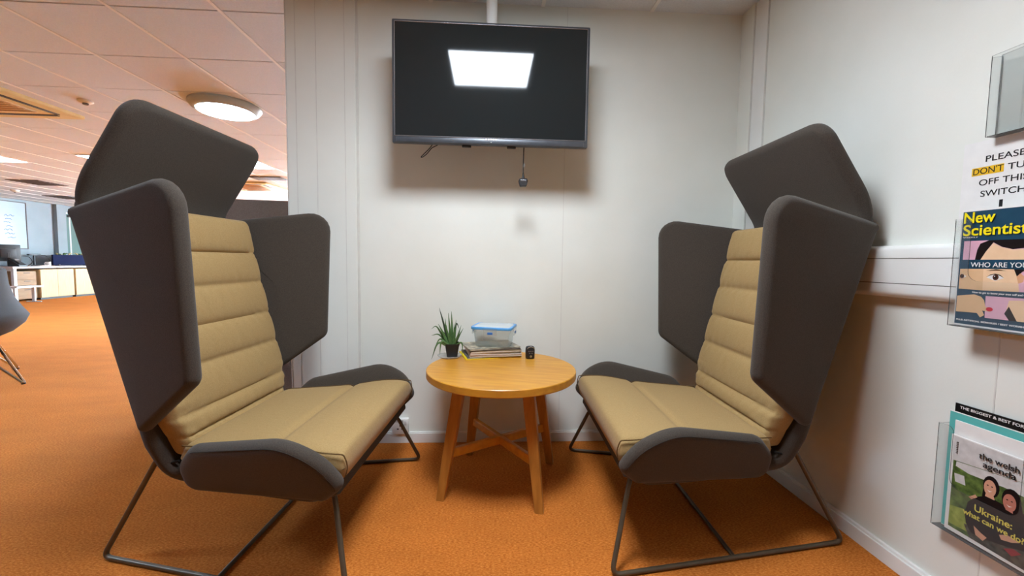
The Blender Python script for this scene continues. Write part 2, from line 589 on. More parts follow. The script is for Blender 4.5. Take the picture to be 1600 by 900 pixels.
def skirting(name, x0, x1, y0, y1, axis):
    b = B()
    box(b, x0, x1, y0, y1, 0, .054, .001, 1)
    if axis == 'x': box(b, x0, x1, y0 + .006, y1, .052, .062, .003)
    else: box(b, x0 + .006, x1, y0, y1, .052, .064, .003)
    struct(name, b, TRIMW, False)
skirting('baseboard_back', -.722, XR, YB - .016, YB, 'x')
skirting('baseboard_post', -1.078, -.722, YB - .026, YB - .012, 'x')
skirting('baseboard_right', XR - .018, XR, YNEAR, YB - .016, 'y')

# dado trunking along the right-hand wall: three-compartment profile
prof = [(0, .930), (.030, .932), (.041, .940), (.045, .950), (.045, .9775), (.0435, .9785), (.0435, .9795), (.045, .9805), (.045, 1.0615), (.0435, 1.0625), (.0435, 1.0635), (.045, 1.0645), (.045, 1.092), (.040, 1.101), (.030, 1.106), (0, 1.108)]
bm = B()
loft(bm, [[(XR - d, y, z) for d, z in prof] for y in (YNEAR, 2.19)])
struct('trim_8', bm, TRIMW, True)
bm = B()
for z in (.979, 1.063):
    box(bm, XR - .0452, XR - .04, YNEAR, 2.19, z - .0012, z + .0012)
struct('trim_9', bm, flat('trunking joint', (110, 106, 100)), False)

# ------------------------------------------------------------------ ceiling fittings
def panel_light(cx, cy, w, d, m, label, group=None):
    t = thing('ceiling_panel_light', label, 'ceiling light', (cx, cy, HC), 0, group)
    b = B()
    for s in (-1, 1):
        box(b, s * (w / 2 - .012), s * w / 2, -d / 2, d / 2, -.012, 0, .002)
        box(b, -w / 2, w / 2, s * (d / 2 - .012), s * d / 2, -.012, 0, .002)
    mk('frame', b, TEE, t, False)
    b = B(); box(b, -w / 2 + .012, w / 2 - .012, -d / 2 + .012, d / 2 - .012, -.008, -.001)
    mk('diffuser', b, m, t, False)
    return t
panel_light(-.002, 1.02, .585, .56, LEDM, 'square white panel light over the alcove, mirrored in the television screen')
for px, py, lb in ((-7.224, 6.4, 'lit square ceiling panel at the far left edge above the desks'),
                   (-5.424, 6.4, 'lit square ceiling panel just left of the left chair hood'),
                   (-3.624, 6.4, 'lit square ceiling panel just right of the left chair hood')):
    panel_light(px, py, .6, .6, LEDO, lb, 'lit office ceiling panels')
panel_light(-3.624, 1.02, .6, .6, LEDO, 'lit square ceiling panel of the office row level with the alcove light')

t = thing('round_ceiling_light', 'round white disc light glowing on the tiled office ceiling', 'ceiling light', (-2.415, 4.0, HC))
b = B(); lathe(b, [(.001, 0), (.285, 0), (.287, -.014), (.265, -.045), (.235, -.06), (.225, -.06)], 48)
mk('housing', b, mat('frosted lamp housing', (186, 192, 188), .5, .3, c2=(180, 186, 182), nscale=10), t)
b = B(); lathe(b, [(.226, -.058), (.22, -.066), (.15, -.071), (.001, -.073)], 48)
mk('diffuser', b, LEDR, t)

def panel_beam(cx, cy, size, watts, spread):
    ld = bpy.data.lights.new('panel_beam', 'AREA')
    ld.shape = 'SQUARE'
    ld.size = size
    ld.energy = watts
    ld.spread = math.radians(spread)
    ld.color = (.90, .95, 1)
    lo = bpy.data.objects.new('panel_beam', ld)
    COL.objects.link(lo)
    lo.location = (cx, cy, HC - .013)
panel_beam(-.002, 1.02, .54, ALCOVE_BEAM, 140)

def cassette(cx, cy, label):
    t = thing('ceiling_air_conditioner', label, 'air conditioner', (cx, cy, HC), 0, 'ceiling air conditioners')
    b = B()
    o = round_poly([(-.475, -.475), (.475, -.475), (.475, .475), (-.475, .475)], .02)
    i = round_poly([(-.31, -.31), (.31, -.31), (.31, .31), (-.31, .31)], .05)
    loft(b, [[(p.x, p.y, 0) for p in o], [(p.x, p.y, -.02) for p in o], [(p.x * .985, p.y * .985, -.028) for p in o], [(p.x, p.y, -.032) for p in i]], cap=True)
    mk('fascia', b, CREAM, t)
    b = B()
    for k in range(4):
        mtx = Matrix.Rotation(k * PI / 2, 4, 'Z')
        box(b, .33, .375, -.33, .33, -.034, -.026, .008, mtx=mtx)
    mk('air_slot', b, BLK, t)
    b = B()
    box(b, -.25, .25, -.25, .25, -.044, -.03, .008)
    for k in range(9):
        box(b, -.23, .23, -.21 + k * .0525 - .01, -.21 + k * .0525 + .01, -.05, -.042, .002)
    mk('intake_grille', b, CREAMD, t)
    return t
cassette(-4.53, 3.99, 'yellowed ceiling air conditioner at the left edge of the photo')
cassette(-4.58, 8.38, 'yellowed ceiling air conditioner glimpsed between left chair hood and white post')

def diffuser_vent(cx, cy, w, d, label):
    t = thing('ceiling_vent', label, 'vent', (cx, cy, HC), 0, 'dark ceiling vents')
    b = B()
    box(b, -w / 2, w / 2, -d / 2, d / 2, -.01, 0, .003)
    mk('frame', b, VENTM, t, False)
    b = B()
    for k in range(6):
        s = -d * .4 + k * d * .16
        box(b, -w * .44, w * .44, s - .01, s + .02, -.018, -.008, .002)
    mk('louvre', b, VENTM, t, False)
diffuser_vent(-8.7, 8.55, .58, .58, 'dark square ceiling vent over the desks, the nearer one')
diffuser_vent(-10.2, 10.65, .58, .58, 'dark square ceiling vent near the far office wall')
diffuser_vent(-3.86, 7.5, .56, .3, 'grey ceiling vent right of the left chair hood')
t = thing('smoke_detector', 'small white smoke detector on the office ceiling above left chair hood', 'smoke detector', (-3.63, 4.0, HC))
b = B(); lathe(b, [(.001, 0), (.055, 0), (.055, -.012), (.04, -.022), (.001, -.024)], 24); mk('body', b, TEE, t)
b = B(); lathe(b, [(.001, -.02), (.022, -.024), (.02, -.036), (.001, -.037)], 20); mk('sensor', b, VENTM, t)
t = thing('motion_sensor', 'small white dome motion sensor on the ceiling before the far wall', 'sensor', (-10.25, 9.6, HC))
b = B(); lathe(b, [(.001, 0), (.07, 0), (.07, -.02), (.045, -.045), (.001, -.05)], 20); mk('body', b, TEE, t)
b = B(); lathe(b, [(.001, -.048), (.02, -.049), (.012, -.06), (.001, -.062)], 16); mk('lens', b, VENTM, t)

# ------------------------------------------------------------------ wing chair (local frame: x forward, y sideways, z up)
def make_chair(label):
    t = thing('wing_chair', label, 'armchair', group='high backed wing chairs')
    # back panel
    path = spline([(.305, 0, .284), (.255, 0, .298), (.221, 0, .335), (.199, 0, .41), (.160, 0, .56), (.11, 0, .76), (.055, 0, .98), (.012, 0, 1.17), (.010, 0, 1.20)], 4)
    b = B(); strip_slab(b, [(p.x, p.z) for p in path], lambda s: .274 + .042 * min(1, max(0, (s - .03) / .16)), .058)
    mk('back_panel', b, GREY, t, angle=60)
    # hood
    path = spline([(.013, 0, 1.17), (.011, 0, 1.20), (.018, 0, 1.24), (.045, 0, 1.292), (.105, 0, 1.385), (.199, 0, 1.532)], 5)
    b = B(); strip_slab(b, [(p.x, p.z) for p in path], lambda s: .313 + .014 * min(1, s / .3), .05, rc=.075)
    mk('hood', b, GREY, t, angle=60)
    # wings
    for sg in (-1, 1):
        pts = [(-.045, .300, 1.188), (.45, .484, 1.270), (.448, .430, .655), (.183, .336, .452)]
        pts = [(x, sg * y, z) for x, y, z in pts]
        uv, fn = plane_fn(pts, (0, sg, 0))
        out = round_poly(uv, [.012, .085, .05, .02])
        b = B(); slab(b, out, .05, .024, lambda a, c, w, fn=fn: fn(a, c, w - .020), puff=.003)
        mk('wing', b, GREY, t, angle=60)
    # seat shell
    path = spline([(.232, 0, .325), (.262, 0, .285), (.32, 0, .272), (.55, 0, .276), (.74, 0, .288), (.80, 0, .300), (.848, 0, .318)], 5)
    def wid(s): return .262 + .125 * min(1, max(0, (s - .12) / .75))
    b = B(); strip_slab(b, [(p.x, p.z) for p in path], wid, .036)
    mk('seat_shell', b, GREY, t, angle=60)
    # arm flaps
    for sg in (-1, 1):
        pts = [(.305, .285, .258), (.822, .395, .288), (.888, .450, .345), (.838, .466, .446), (.725, .464, .507), (.385, .400, .434), (.312, .345, .360)]
        pts = [(x, sg * y, z) for x, y, z in pts]
        uv, fn = plane_fn(pts, (0, sg, 0))
        out = round_poly(uv, [.06, .035, .035, .16, .16, .085, .09])
        b = B(); slab(b, out, .052, .026, lambda a, c, w, fn=fn: fn(a, c, w - .018), puff=.002)
        arm = mk('armrest', b, GREY, t, angle=60)
        b = B()
        ring = round_poly(uv, [.06, .035, .035, .16, .16, .085, .09])
        cen = sum(ring, Vector((0, 0))) / len(ring)
        k0, k1 = 2 * 7 + 2, 5 * 7 + 4
        pl = [fn(*(cen + (p - cen) * .995 + (cen - p).normalized() * .012), .0035) for p in ring[k0:k1]]
        tube(b, pl, .0013, 6)
        mk('seam', b, GREYD, arm)
    # dark band where seat and back shells meet
    for sg in (-1, 1):
        b = B()
        tube(b, [(.236, sg * (.262 - .0), .31), (.222, sg * .272, .318), (.238, sg * .279, .338), (.268, sg * .277, .348)], .004, 6)
        mk('joint_band', b, BAND, t)
    # seat cushion
    def seat_fn(u, v, w):
        s = (u + 1) / 2
        x = .297 + s * .582
        hw = .306 + .092 * min(1, s * 1.12)
        z = .371 + .018 * s + .014 * math.exp(-((s - .78) / .2) ** 2)
        crease = -.012 * math.exp(-((s - .545) / .024) ** 2) * (1 if w > 0 else 0)
        T = .048 + .010 * max(0, s - .6)
        zz = z + T * w + (crease * w if w > 0 else 0)
        if w < 0 and s > .9: zz += .0
        return (x, v * hw, zz)
    rnd = random.Random(3)
    wr = [(rnd.uniform(.62, .95), rnd.uniform(-.9, .9), rnd.uniform(.02, .05), rnd.uniform(-.3, .3)) for _ in range(14)]
    def seat_ht(u, v):
        s = (u + 1) / 2
        h = 1 + .10 * (1 - v * v) * (1 - (2 * s - 1) ** 2)
        for a, c, q, k in wr[:8]:
            h += .018 * math.exp(-((s - a - k * .2 * (v - c)) / .012) ** 2 - ((v - c) / .22) ** 2)
        return h
    b = B(); pillow(b, 64, 48, seat_fn, seat_ht, 26, 26, 2.4)
    cu = mk('seat_cushion', b, TAN, t, angle=70)
    for sg in (-1, 1):
        b = B()
        q = []
        for k in range(25):
            u = -.985 + 1.965 * k / 24
            x, y, z = seat_fn(u, sg * .985, .86)
            q.append((x, y + sg * .001, z))
        x, y, z = q[-1]
        q += [(x + .006, y - sg * .004, z - .012), (x + .010, y - sg * .008, z - .03), (x + .011, y - sg * .009, z - .05), (x + .004, y - sg * .008, z - .074)]
        tube(b, spline(q, 2), .0022, 6)
        mk('piping', b, TANSEAM, cu)
    # back cushion with cross channels
    seams = [.43, .497, .650, .785, .925, 1.055, 1.2]
    Z0, Z1 = .362, 1.205
    def half(z):
        return float(np.interp(z, [.36, .42, .50, .56, .7, .95, 1.2], [.272, .288, .314, .322, .312, .295, .283]))
    def roll(z):
        for a, c in zip([.36] + seams, seams):
            if a <= z <= c:
                f = (z - a) / (c - a)
                return (4 * f * (1 - f)  ) ** .34
        return 0
    wr2 = [(rnd.uniform(.45, 1.15), rnd.uniform(-.9, .9), rnd.uniform(.05, .14), rnd.uniform(-.6, .6)) for _ in range(26)]
    def back_fn(u, v, w):
        z = Z0 + (v + 1) / 2 * (Z1 - Z0)
        f = (z - .43) / .766
        xf = .312 - .146 * f                     # front face line
        T = .086 + .045 * f
        d = .021
        r = roll(z)
        xm = xf - T / 2
        if w >= 0:
            pinch = d * 1.25 * (1 - r) * (1 - .6 * abs(u) ** 6)
            x = xm + (T / 2 - pinch) * min(w, 1.2)
        else:
            x = xm + T / 2 * w
        hw = half(z) - .0035 * (1 - r)
        return (x, u * hw, z)
    def back_ht(u, v):
        z = Z0 + (v + 1) / 2 * (Z1 - Z0)
        h = 1 + .10 * (1 - u * u)
        for a, c, q, k in wr2:
            h -= .035 * math.exp(-((u - c - k * (z - a) * 3) / .035) ** 2 - ((z - a) / .05) ** 2)
        ds = min(abs(z - q) for q in seams)
        h += .045 * math.sin(u * 37 + 5 * math.sin(z * 31) + z * 40) * math.exp(-((ds - .012) / .016) ** 2) * (.35 + .65 * u * u)
        if z < .56: h += .05 * math.sin((z - .43) * 120 + 1) * math.exp(-((abs(u) - 1) / .25) ** 2)
        return h
    b = B(); pillow(b, 56, 130, back_fn, back_ht, 40, 110, 2.3)
    mk('back_cushion', b, TAN, t, angle=75)
    # sled frame
    for sg in (-1, 1):
        pts = fillet([(.80, sg * .31, .31), (.826, sg * .342, .265), (.909, sg * .452, .0085), (0, sg * .287, .0085), (.207, sg * .284, .368)], .035, 7)
        b = B(); tube(b, pts, .0085, 12)
        mk('sled_runner', b, ROD, t)
    b = B(); tube(b, [(.454, -.364, .0085), (.454, 0, .0085), (.454, .364, .0085)], .0075, 10)
    mk('crossbar', b, ROD, t)
    return t
CHL = make_chair('grey wing chair with tan cushions left of the table, facing right')
CHL.matrix_basis = Matrix.Translation((-1.2843, 1.7032, 0)) @ Matrix.Rotation(-.0724, 4, 'Z')
CHR = copy_tree(CHL)
CHR.matrix_basis = Matrix.Translation((1.3375, 1.6878, 0)) @ Matrix.Rotation(3.1056, 4, 'Z')
CHR['label'] = 'grey wing chair with tan cushions right of the table, facing left against the wall'

# ------------------------------------------------------------------ round side table
TX, TY, TH, TR = .062, 1.895, .54, .345
t = thing('side_table', 'round oak coffee table with crossed stretchers between the two wing chairs', 'table', (TX, TY, 0), math.radians(-14))
b = B(); lathe(b, [(.001, TH - .034), (TR - .004, TH - .034), (TR, TH - .03), (TR, TH - .003), (TR - .003, TH), (.001, TH)], 96)
mk('tabletop', b, OAK, t, angle=30)
def beam(b, p, q, w, d, w2=None, d2=None):
    p, q = Vector(p), Vector(q)
    ax = (q - p).normalized()
    side = Vector((-ax.y, ax.x, 0))
    side = side.normalized() if side.length > 1e-3 else Vector((1, 0, 0))
    up = side.cross(ax).normalized()
    rings = []
    for c, ww, dd in ((p, w, d), (q, w2 or w, d2 or d)):
        o = round_poly([(-ww / 2, -dd / 2), (ww / 2, -dd / 2), (ww / 2, dd / 2), (-ww / 2, dd / 2)], .005, 3)
        rings.append([c + side * e.x + up * e.y for e in o])
    loft(b, rings)
    return b
def leg_ring(cx, cy, z, s, ang):
    o = round_poly([(-s / 2, -s / 2), (s / 2, -s / 2), (s / 2, s / 2), (-s / 2, s / 2)], .004, 3)
    return [(cx + e.x * math.cos(ang) - e.y * math.sin(ang), cy + e.x * math.sin(ang) + e.y * math.cos(ang), z) for e in o]
for k in range(4):
    sx, sy = ((-1, -1), (1, -1), (1, 1), (-1, 1))[k]
    b = B()
    ft, tp = .215, .150
    loft(b, [leg_ring(sx * ft, sy * ft, 0, .036, 0), leg_ring(sx * (ft + (tp - ft) * .4), sy * (ft + (tp - ft) * .4), .2, .044, 0), leg_ring(sx * tp, sy * tp, TH - .034, .05, 0)])
    mk('leg', b, OAKV, t, angle=30)
zs = .195
for s in (-1, 1):
    b = B()
    beam(b, (-.187, -.187 * s, zs), (.187, .187 * s, zs), .022, .04)
    mk('stretcher', b, OAK, t, angle=30)
b = B()
for sx, sy in ((1, 0), (-1, 0), (0, 1), (0, -1)):
    p = Vector((sx, sy, 0)) * .153
    q = Vector((-sy, sx, 0)) * .135
    beam(b, p - q + Vector((0, 0, TH - .056)), p + q + Vector((0, 0, TH - .056)), .02, .044)
mk('apron', b, OAK, t, angle=30)

# ------------------------------------------------------------------ things on the table
# aloe
PX, PY = -.186, 2.105
t = thing('plant_saucer', 'clear plastic saucer under the aloe pot on the oak table', 'saucer', (PX - .012, PY - .005, TH))
b = B(); lathe(b, [(.001, .0005), (.05, .0005), (.062, .010), (.0605, .0105), (.049, .003), (.001, .003)], 40)
o = mk('dish', b, SAUCM, t)
t = thing('potted_aloe', 'small aloe with long drooping leaves in a black pot on the table', 'plant', (PX, PY, TH + .0034), .1)
b = B()
for z0, s0, z1, s1, inner in ((0, .052, .066, .072, 0),):
    o1 = round_poly([(-.026, -.026), (.026, -.026), (.026, .026), (-.026, .026)], .008, 4)
    rings = []
    for z, s in ((0, 1), (.060, 1.36), (.060, 1.44), (.068, 1.46), (.068, 1.36), (.056, 1.30)):
        rings.append([(p.x * s, p.y * s, z) for p in o1])
    loft(b, rings, cap=True)
mk('pot', b, POTM, t, angle=30)
b = B()
o1 = round_poly([(-.0335, -.0335), (.0335, -.0335), (.0335, .0335), (-.0335, .0335)], .01, 4)
loft(b, [[(p.x, p.y, .05) for p in o1], [(p.x, p.y, .058) for p in o1], [(p.x * .4, p.y * .4, .063) for p in o1]])
mk('soil', b, SOIL, t)
base = Vector((0, 0, .062))
leaves = [  # tip offset from pot centre (x, y, z above table), bow, radius, dark
    ((-.066, .0, .250), (-.045, 0, .175), .0055, 1), ((-.020, .01, .222), (-.012, 0, .14), .0065, 0), ((-.004, -.005, .232), (-.001, 0, .15), .0065, 0),
    ((-.105, -.01, .143), (-.075, 0, .150), .0040, 0), ((-.104, .0, .108), (-.065, -.005, .112), .0045, 0), ((-.070, -.015, .170), (-.045, -.01, .12), .0065, 0),
    ((-.082, .02, .155), (-.055, .01, .115), .006, 0), ((.036, .0, .142), (.020, 0, .165), .0045, 1), ((.058, .01, .143), (.036, 0, .105), .0045, 0),
    ((.022, -.01, .172), (.014, -.005, .115), .006, 0), ((.040, .02, .135), (.030, .015, .1), .005, 0), ((-.03, -.02, .165), (-.022, -.015, .115), .0065, 0),
    ((-.102, -.055, -.002), (-.070, -.050, .078), .006, 0), ((-.062, -.05, .018), (-.052, -.046, .085), .006, 0), ((.050, -.045, .010), (.048, -.040, .075), .0045, 0),
    ((.010, .02, .165), (.01, .015, .11), .006, 0), ((-.045, .02, .125), (-.03, .015, .1), .006, 0), ((.03, -.03, .12), (.02, -.02, .09), .006, 0), ((.012, -.02, .150), (.006, -.015, .1), .007, 0),
    ((-.035, .0, .195), (-.03, 0, .13), .006, 0), ((.045, -.01, .16), (.03, -.01, .11), .005, 0), ((-.055, -.02, .135), (-.04, -.015, .1), .006, 0), ((-.012, -.02, .175), (-.012, -.015, .12), .007, 0), ((.02, .02, .185), (.014, .012, .12), .0055, 0), ((-.088, -.035, .05), (-.06, -.03, .095), .005, 0)]
for tip, mid, r, dk in leaves:
    b = B()
    st = base + Vector((max(-.02, min(.02, tip[0] * .25)), max(-.02, min(.02, tip[1] * .5)), -.006))
    pts = spline([st, Vector(mid), Vector(tip)], 7)
    n = len(pts)
    r *= 1.2
    tube(b, pts, r, 7, radii=[r * (1.0 - (k / (n - 1)) ** 1.6 * .93) for k in range(n)])
    mk('leaf', b, LEAFD if dk else LEAF, t)

# stack of magazines
MX, MY, MROT = .018, 2.163, .20
def magazine(name, label, cx, cy, z, w, d, h, rot, cover, pages, spine=None, art=None, group='magazines stacked on the table'):
    t = thing(name, label, 'magazine', (cx, cy, z), rot, group)
    b = B(); box(b, -w / 2 + .002, w / 2 - .002, -d / 2 + .001, d / 2 - .001, .0006, h - .0006)
    mk('pages', b, pages, t, False)
    b = B()
    box(b, -w / 2, w / 2, -d / 2, d / 2, h - .0016, h)
    box(b, -w / 2, w / 2, -d / 2, d / 2, 0, .0016)
    mk('cover', b, cover, t, False)
    b = B(); box(b, -w / 2 - .0006, -w / 2 + .002, -d / 2, d / 2, 0, h, .0004, 1)
    mk('spine', b, spine or cover, t, False)
    return t
z = TH
M_YEL = flat('yellow cover', (236, 208, 40)); M_WHT = flat('cream cover', (222, 214, 200)); M_GRY = flat('grey cover', (110, 106, 108))
M_BRN = mat('brown photo cover', (86, 62, 46), .3, .4, c2=(160, 140, 104), nscale=30); M_PNK = flat('pale pink cover', (216, 188, 178))
M_PHO = mat('mottled photo cover', (70, 66, 58), .3, .4, c2=(206, 196, 170), nscale=46, detail=6)
M_DRK = mat('dark glossy cover', (52, 46, 44), .3, .4, c2=(96, 84, 78), nscale=24)
PGS = [PAGES, mat('white page edges', (236, 230, 220), .85, .1, c2=(216, 208, 196), nscale=14, stretch=(1, 1, 60)), mat('tan page edges', (190, 168, 150), .85, .1, c2=(156, 132, 112), nscale=14, stretch=(1, 1, 60))]
specs = [(M_YEL, .0040, .290, .190, -.012, -.006, .05, 'lowest magazine of the table stack, yellow edge showing at left'),
         (M_GRY, .006, .280, .198, -.006, .002, .03, 'grey magazine second from the bottom of the table stack'),
         (M_WHT, .011, .268, .198, .006, -.002, -.035, 'thick cream magazine third from the bottom of the table stack'),
         (M_PNK, .010, .266, .196, .002, .000, .02, 'pale pink magazine in the middle of the table stack'),
         (M_BRN, .008, .264, .200, .006, -.002, -.02, 'brown photo magazine third from the top of the table stack'),
         (M_DRK, .005, .250, .196, .004, .004, .06, 'dark glossy magazine just under the top one of the table stack'),
         (M_PHO, .006, .272, .196, -.010, .006, .12, 'mottled photo magazine under the food box, topmost of the stack')]
for c, h, w, d, ox, oy, ro, lb in specs:
    magazine('magazine', lb, MX + ox, MY + oy, z, w, d, h, MROT + ro, c, PGS[specs.index((c, h, w, d, ox, oy, ro, lb)) % 3])
    z += h + .0002
STACK_TOP = z

# food box
t = thing('food_container', 'clear plastic food box with blue rimmed lid on the magazine stack', 'food box', (.030, 2.150, STACK_TOP), -.26)
b = B()
def rrect(w, d, r, z): return [(p.x, p.y, z) for p in round_poly([(-w / 2, -d / 2), (w / 2, -d / 2), (w / 2, d / 2), (-w / 2, d / 2)], r, 5)]
loft(b, [rrect(.168, .108, .018, .001), rrect(.178, .118, .02, .004), rrect(.196, .150, .022, .094), rrect(.193, .147, .021, .094), rrect(.175, .115, .019, .006), rrect(.16, .1, .018, .004)], cap=True)
mk('tub', b, BOXP, t, angle=50)
b = B()
loft(b, [rrect(.196, .150, .02, .093), rrect(.214, .168, .024, .093), rrect(.216, .170, .024, .095), rrect(.216, .170, .024, .103), rrect(.212, .166, .022, .106), rrect(.194, .148, .02, .106), rrect(.192, .146, .02, .103), rrect(.196, .150, .02, .093)], cap=False)
lid = mk('lid_rim', b, BLUE, t, angle=50)
b = B()
loft(b, [rrect(.194, .148, .02, .1045), rrect(.18, .134, .018, .1085), rrect(.176, .13, .018, .109), rrect(.1, .05, .01, .109)], cap=True)
mk('lid_window', b, LIDP, lid, angle=50)
for k, (dx, dy, rz) in enumerate(((0, -.0865, 0), (0, .0865, PI), (.1095, 0, PI / 2), (-.1095, 0, -PI / 2))):
    b = B()
    mtx = Matrix.Translation((dx, dy, 0)) @ Matrix.Rotation(rz, 4, 'Z')
    box(b, -.036, .036, -.003, .002, .062, .102, .002, mtx=mtx)
    c = mk('clip', b, BOXP, t, False)
    b = B(); box(b, -.014, .014, -.005, -.002, .070, .082, .0015, mtx=mtx)
    mk('clip_tab', b, BLUED, c, False)

# small black device at the stack's right end
t = thing('pocket_device', 'small rounded black gadget standing at the right end of the magazine stack', 'gadget', (.2130, 2.068, TH), .15)
b = B()
rings = []
for z, s, dd in ((0, .80, .85), (.004, .94, .95), (.02, 1, 1), (.045, 1, .97), (.056, .95, .9), (.062, .82, .76), (.0645, .5, .45)):
    rings.append([(p.x * s, p.y * dd, z) for p in round_poly([(-.023, -.016), (.023, -.016), (.023, .016), (-.023, .016)], .010, 5)])
loft(b, rings)
mk('body', b, BLK, t, angle=50)
b = B(); tube(b, [(-.018, -.0135, .052), (-.012, -.014, .059), (0, -.0135, .0625), (.012, -.014, .059), (.018, -.0135, .052)], .0022, 8)
mk('trim', b, SILVER, t)
b = B()
for x, zz in ((-.010, .040), (0, .040), (.010, .040), (-.006, .030), (.006, .030)):
    box(b, x - .003, x + .003, -.0175, -.0155, zz - .0025, zz + .0025, .001)
mk('button', b, VENTM, t, False)
b = B(); lathe(b, [(.001, -.001), (.006, -.001), (.006, .001), (.001, .001)], 16)
bmesh.ops.transform(b, matrix=Matrix.Translation((0, -.0165, .014)) @ Matrix.Rotation(PI / 2, 4, 'X'), verts=b.verts)
mk('dial', b, SILVER, t)

# ------------------------------------------------------------------ television on its ceiling pole
TVY = 2.05
t = thing('television', 'flat screen television hung from the ceiling in front of the back wall', 'television', (.003, TVY, 1.597))
b = B()
x0, x1, z0, z1 = -.475, .475, 0, .574
box(b, x0, x1, 0, .03, z0, z1, .005, 2)
loft(b, [[(x0 + .03, .029, .01), (x1 - .03, .029, .01), (x1 - .03, .029, .54), (x0 + .03, .029, .54)], [(x0 + .10, .065, .02), (x1 - .10, .065, .02), (x1 - .10, .065, .42), (x0 + .10, .065, .42)]])
mk('casing', b, TVG, t, angle=30)
b = B()
box(b, x0 + .0145, x1 - .0145, -.0015, .004, .035, .560)
mk('screen', b, SCREEN, t, False)
b = B()
for a, c, d, e in ((x0 + .011, x0 + .0145, .032, .563), (x1 - .0145, x1 - .011, .032, .563), (x0 + .011, x1 - .011, .560, .5635), (x0 + .011, x1 - .011, .0315, .035)):
    box(b, a, c, -.003, .004, d, e, .0008, 1)
mk('inner_bezel', b, SILVER, t, False)
b = B(); box(b, x0 + .02, x1 - .02, -.004, .01, .003, .030, .003)
low = mk('lower_bezel', b, TVG, t)
b = B()
for k in range(5):
    box(b, -.029 + k * .0118, -.029 + k * .0118 + .009, -.0052, -.004, .0215, .0295, .0006, 1)
mk('logo', b, TRIMW, low, False)
b = B(); box(b, -.002, .002, -.0052, -.004, .0105, .0135, .0006, 1)
mk('power_light', b, TRIMW, low, False)
for xx in (-.12, .10):
    b = B(); box(b, xx - .022, xx + .022, .012, .03, -.008, .001, .002)
    mk('foot_socket', b, BLK, t, False)
t = thing('ceiling_pole_mount', 'white pole from the ceiling holding the television', 'tv mount', (0, 2.165, HC))
b = B(); lathe(b, [(.028, 0), (.028, -.62)], 24, cap=True); mk('pole', b, TRIMW, t)
b = B(); lathe(b, [(.001, 0), (.07, 0), (.07, -.008), (.03, -.016), (.001, -.016)], 32); mk('ceiling_plate', b, TRIMW, t)
b = B(); box(b, -.14, .14, -.05, -.022, -.64, -.40, .004); mk('bracket', b, BLK, t, False)
# dangling lead with plug
t = thing('power_lead', 'black power lead with a plug dangling below the television', 'cable', (.166, 2.10, 1.42))
b = B(); tube(b, spline([(.001, -.02, .20), (0, -.01, .16), (0, 0, .10), (0, 0, .045)], 6), .0028, 8); mk('cable', b, BLK, t)
b = B(); tube(b, [(0, 0, .06), (0, 0, .045), (0, 0, .03)], .004, 10, radii=[.0035, .006, .008]); 
prof = round_poly([(-.018, .030), (.018, .030), (.024, .018), (.016, -.010), (-.016, -.010), (-.024, .018)], .006, 4)
loft(b, [[(p.x * s, y, p.y * s + (1 - s) * .01) for p in prof] for y, s in ((-.014, .85), (-.011, 1), (.011, 1), (.014, .85))])
pl = mk('plug', b, BLK, t, angle=30)
b = B(); box(b, -.014, .014, -.0155, -.0135, .015, .024, .001); mk('plug_label', b, SILVER, pl, False)
b = B()
for dx, dz in ((0, .019), (-.009, .002), (.009, .002)): box(b, dx - .0025, dx + .0025, .014, .032, dz - .002, dz + .002)
mk('pin', b, SILVER, pl, False)
b = B(); box(b, -.001, .009, -.004, .004, .085, .105, .002); mk('cable_tag', b, BOXP, t, False)
b = B(); tube(b, spline([(-.278, 2.10, 1.62), (-.300, 2.10, 1.588), (-.338, 2.10, 1.549), (-.342, 2.10, 1.542), (-.332, 2.10, 1.545), (-.312, 2.10, 1.562), (-.290, 2.10, 1.588), (-.262, 2.10, 1.604), (-.25, 2.10, 1.62)], 6), .0022, 8)
o = mk('looped_cable', b, BLK); setp(o, 'thin black cable loop hanging under the left part of the television', 'cable')

# wall socket
t = thing('wall_socket', 'white power socket low on the back wall behind the left chair', 'socket', (-.490, YB, .098))
b = B(); box(b, -.046, .046, -.028, 0, -.042, .044, .004); mk('back_box', b, TRIMW, t)
b = B()
for dx, dz, w, h in ((0, .008, .006, .012), (-.012, -.012, .01, .006), (.012, -.012, .01, .006)):
    box(b, dx - w / 2, dx + w / 2, -.0295, -.027, dz - h / 2, dz + h / 2)
mk('pin_hole', b, BLK, t, False)
b = B(); box(b, .024, .036, -.032, -.027, .014, .034, .002); mk('switch', b, DESKW, t, False)
b = B()
for k in range(3): box(b, -.030, .018, -.0292, -.0275, .026 + k * .005, .0275 + k * .005)
mk('print', b, VENTM, t, False)

# ------------------------------------------------------------------ right-hand wall: notice, leaflet holders, magazines
RIGHT, UP = (0, -1, 0), (0, 0, 1)
INK = flat('black ink', (34, 34, 36)); YHL = flat('yellow highlighter', (236, 190, 40))
t = thing('paper_notice', 'white paper notice asking not to turn off the switch, stuck on right wall', 'notice', (1.4035, 1.17, 1.21))
b = B(); box(b, XR - .0014, XR - .0004, .873, 1.170, 1.160, 1.397); mk('sheet', b, PAPER, t, False, True)
b = B(); box(b, XR - .0019, XR - .0012, 1.0705, 1.1452, 1.3000, 1.3225); mk('highlight', b, YHL, t, False, True)
XT = XR - .0022
for nm, s, y, z, w in (('text_line', 'PLEASE', 1.1155, 1.3355, .0875), ('text_line', "DON'T", 1.1430, 1.3035, .0705), ('text_line', 'TURN', 1.0617, 1.3035, .075),
                       ('text_line', 'OFF THIS', 1.1262, 1.2705, .109), ('text_line', 'SWITCH', 1.1203, 1.2383, .0995)):
    text_obj(nm, s, .0240, INK, t, (XT, y, z), RIGHT, UP, .0001, w)
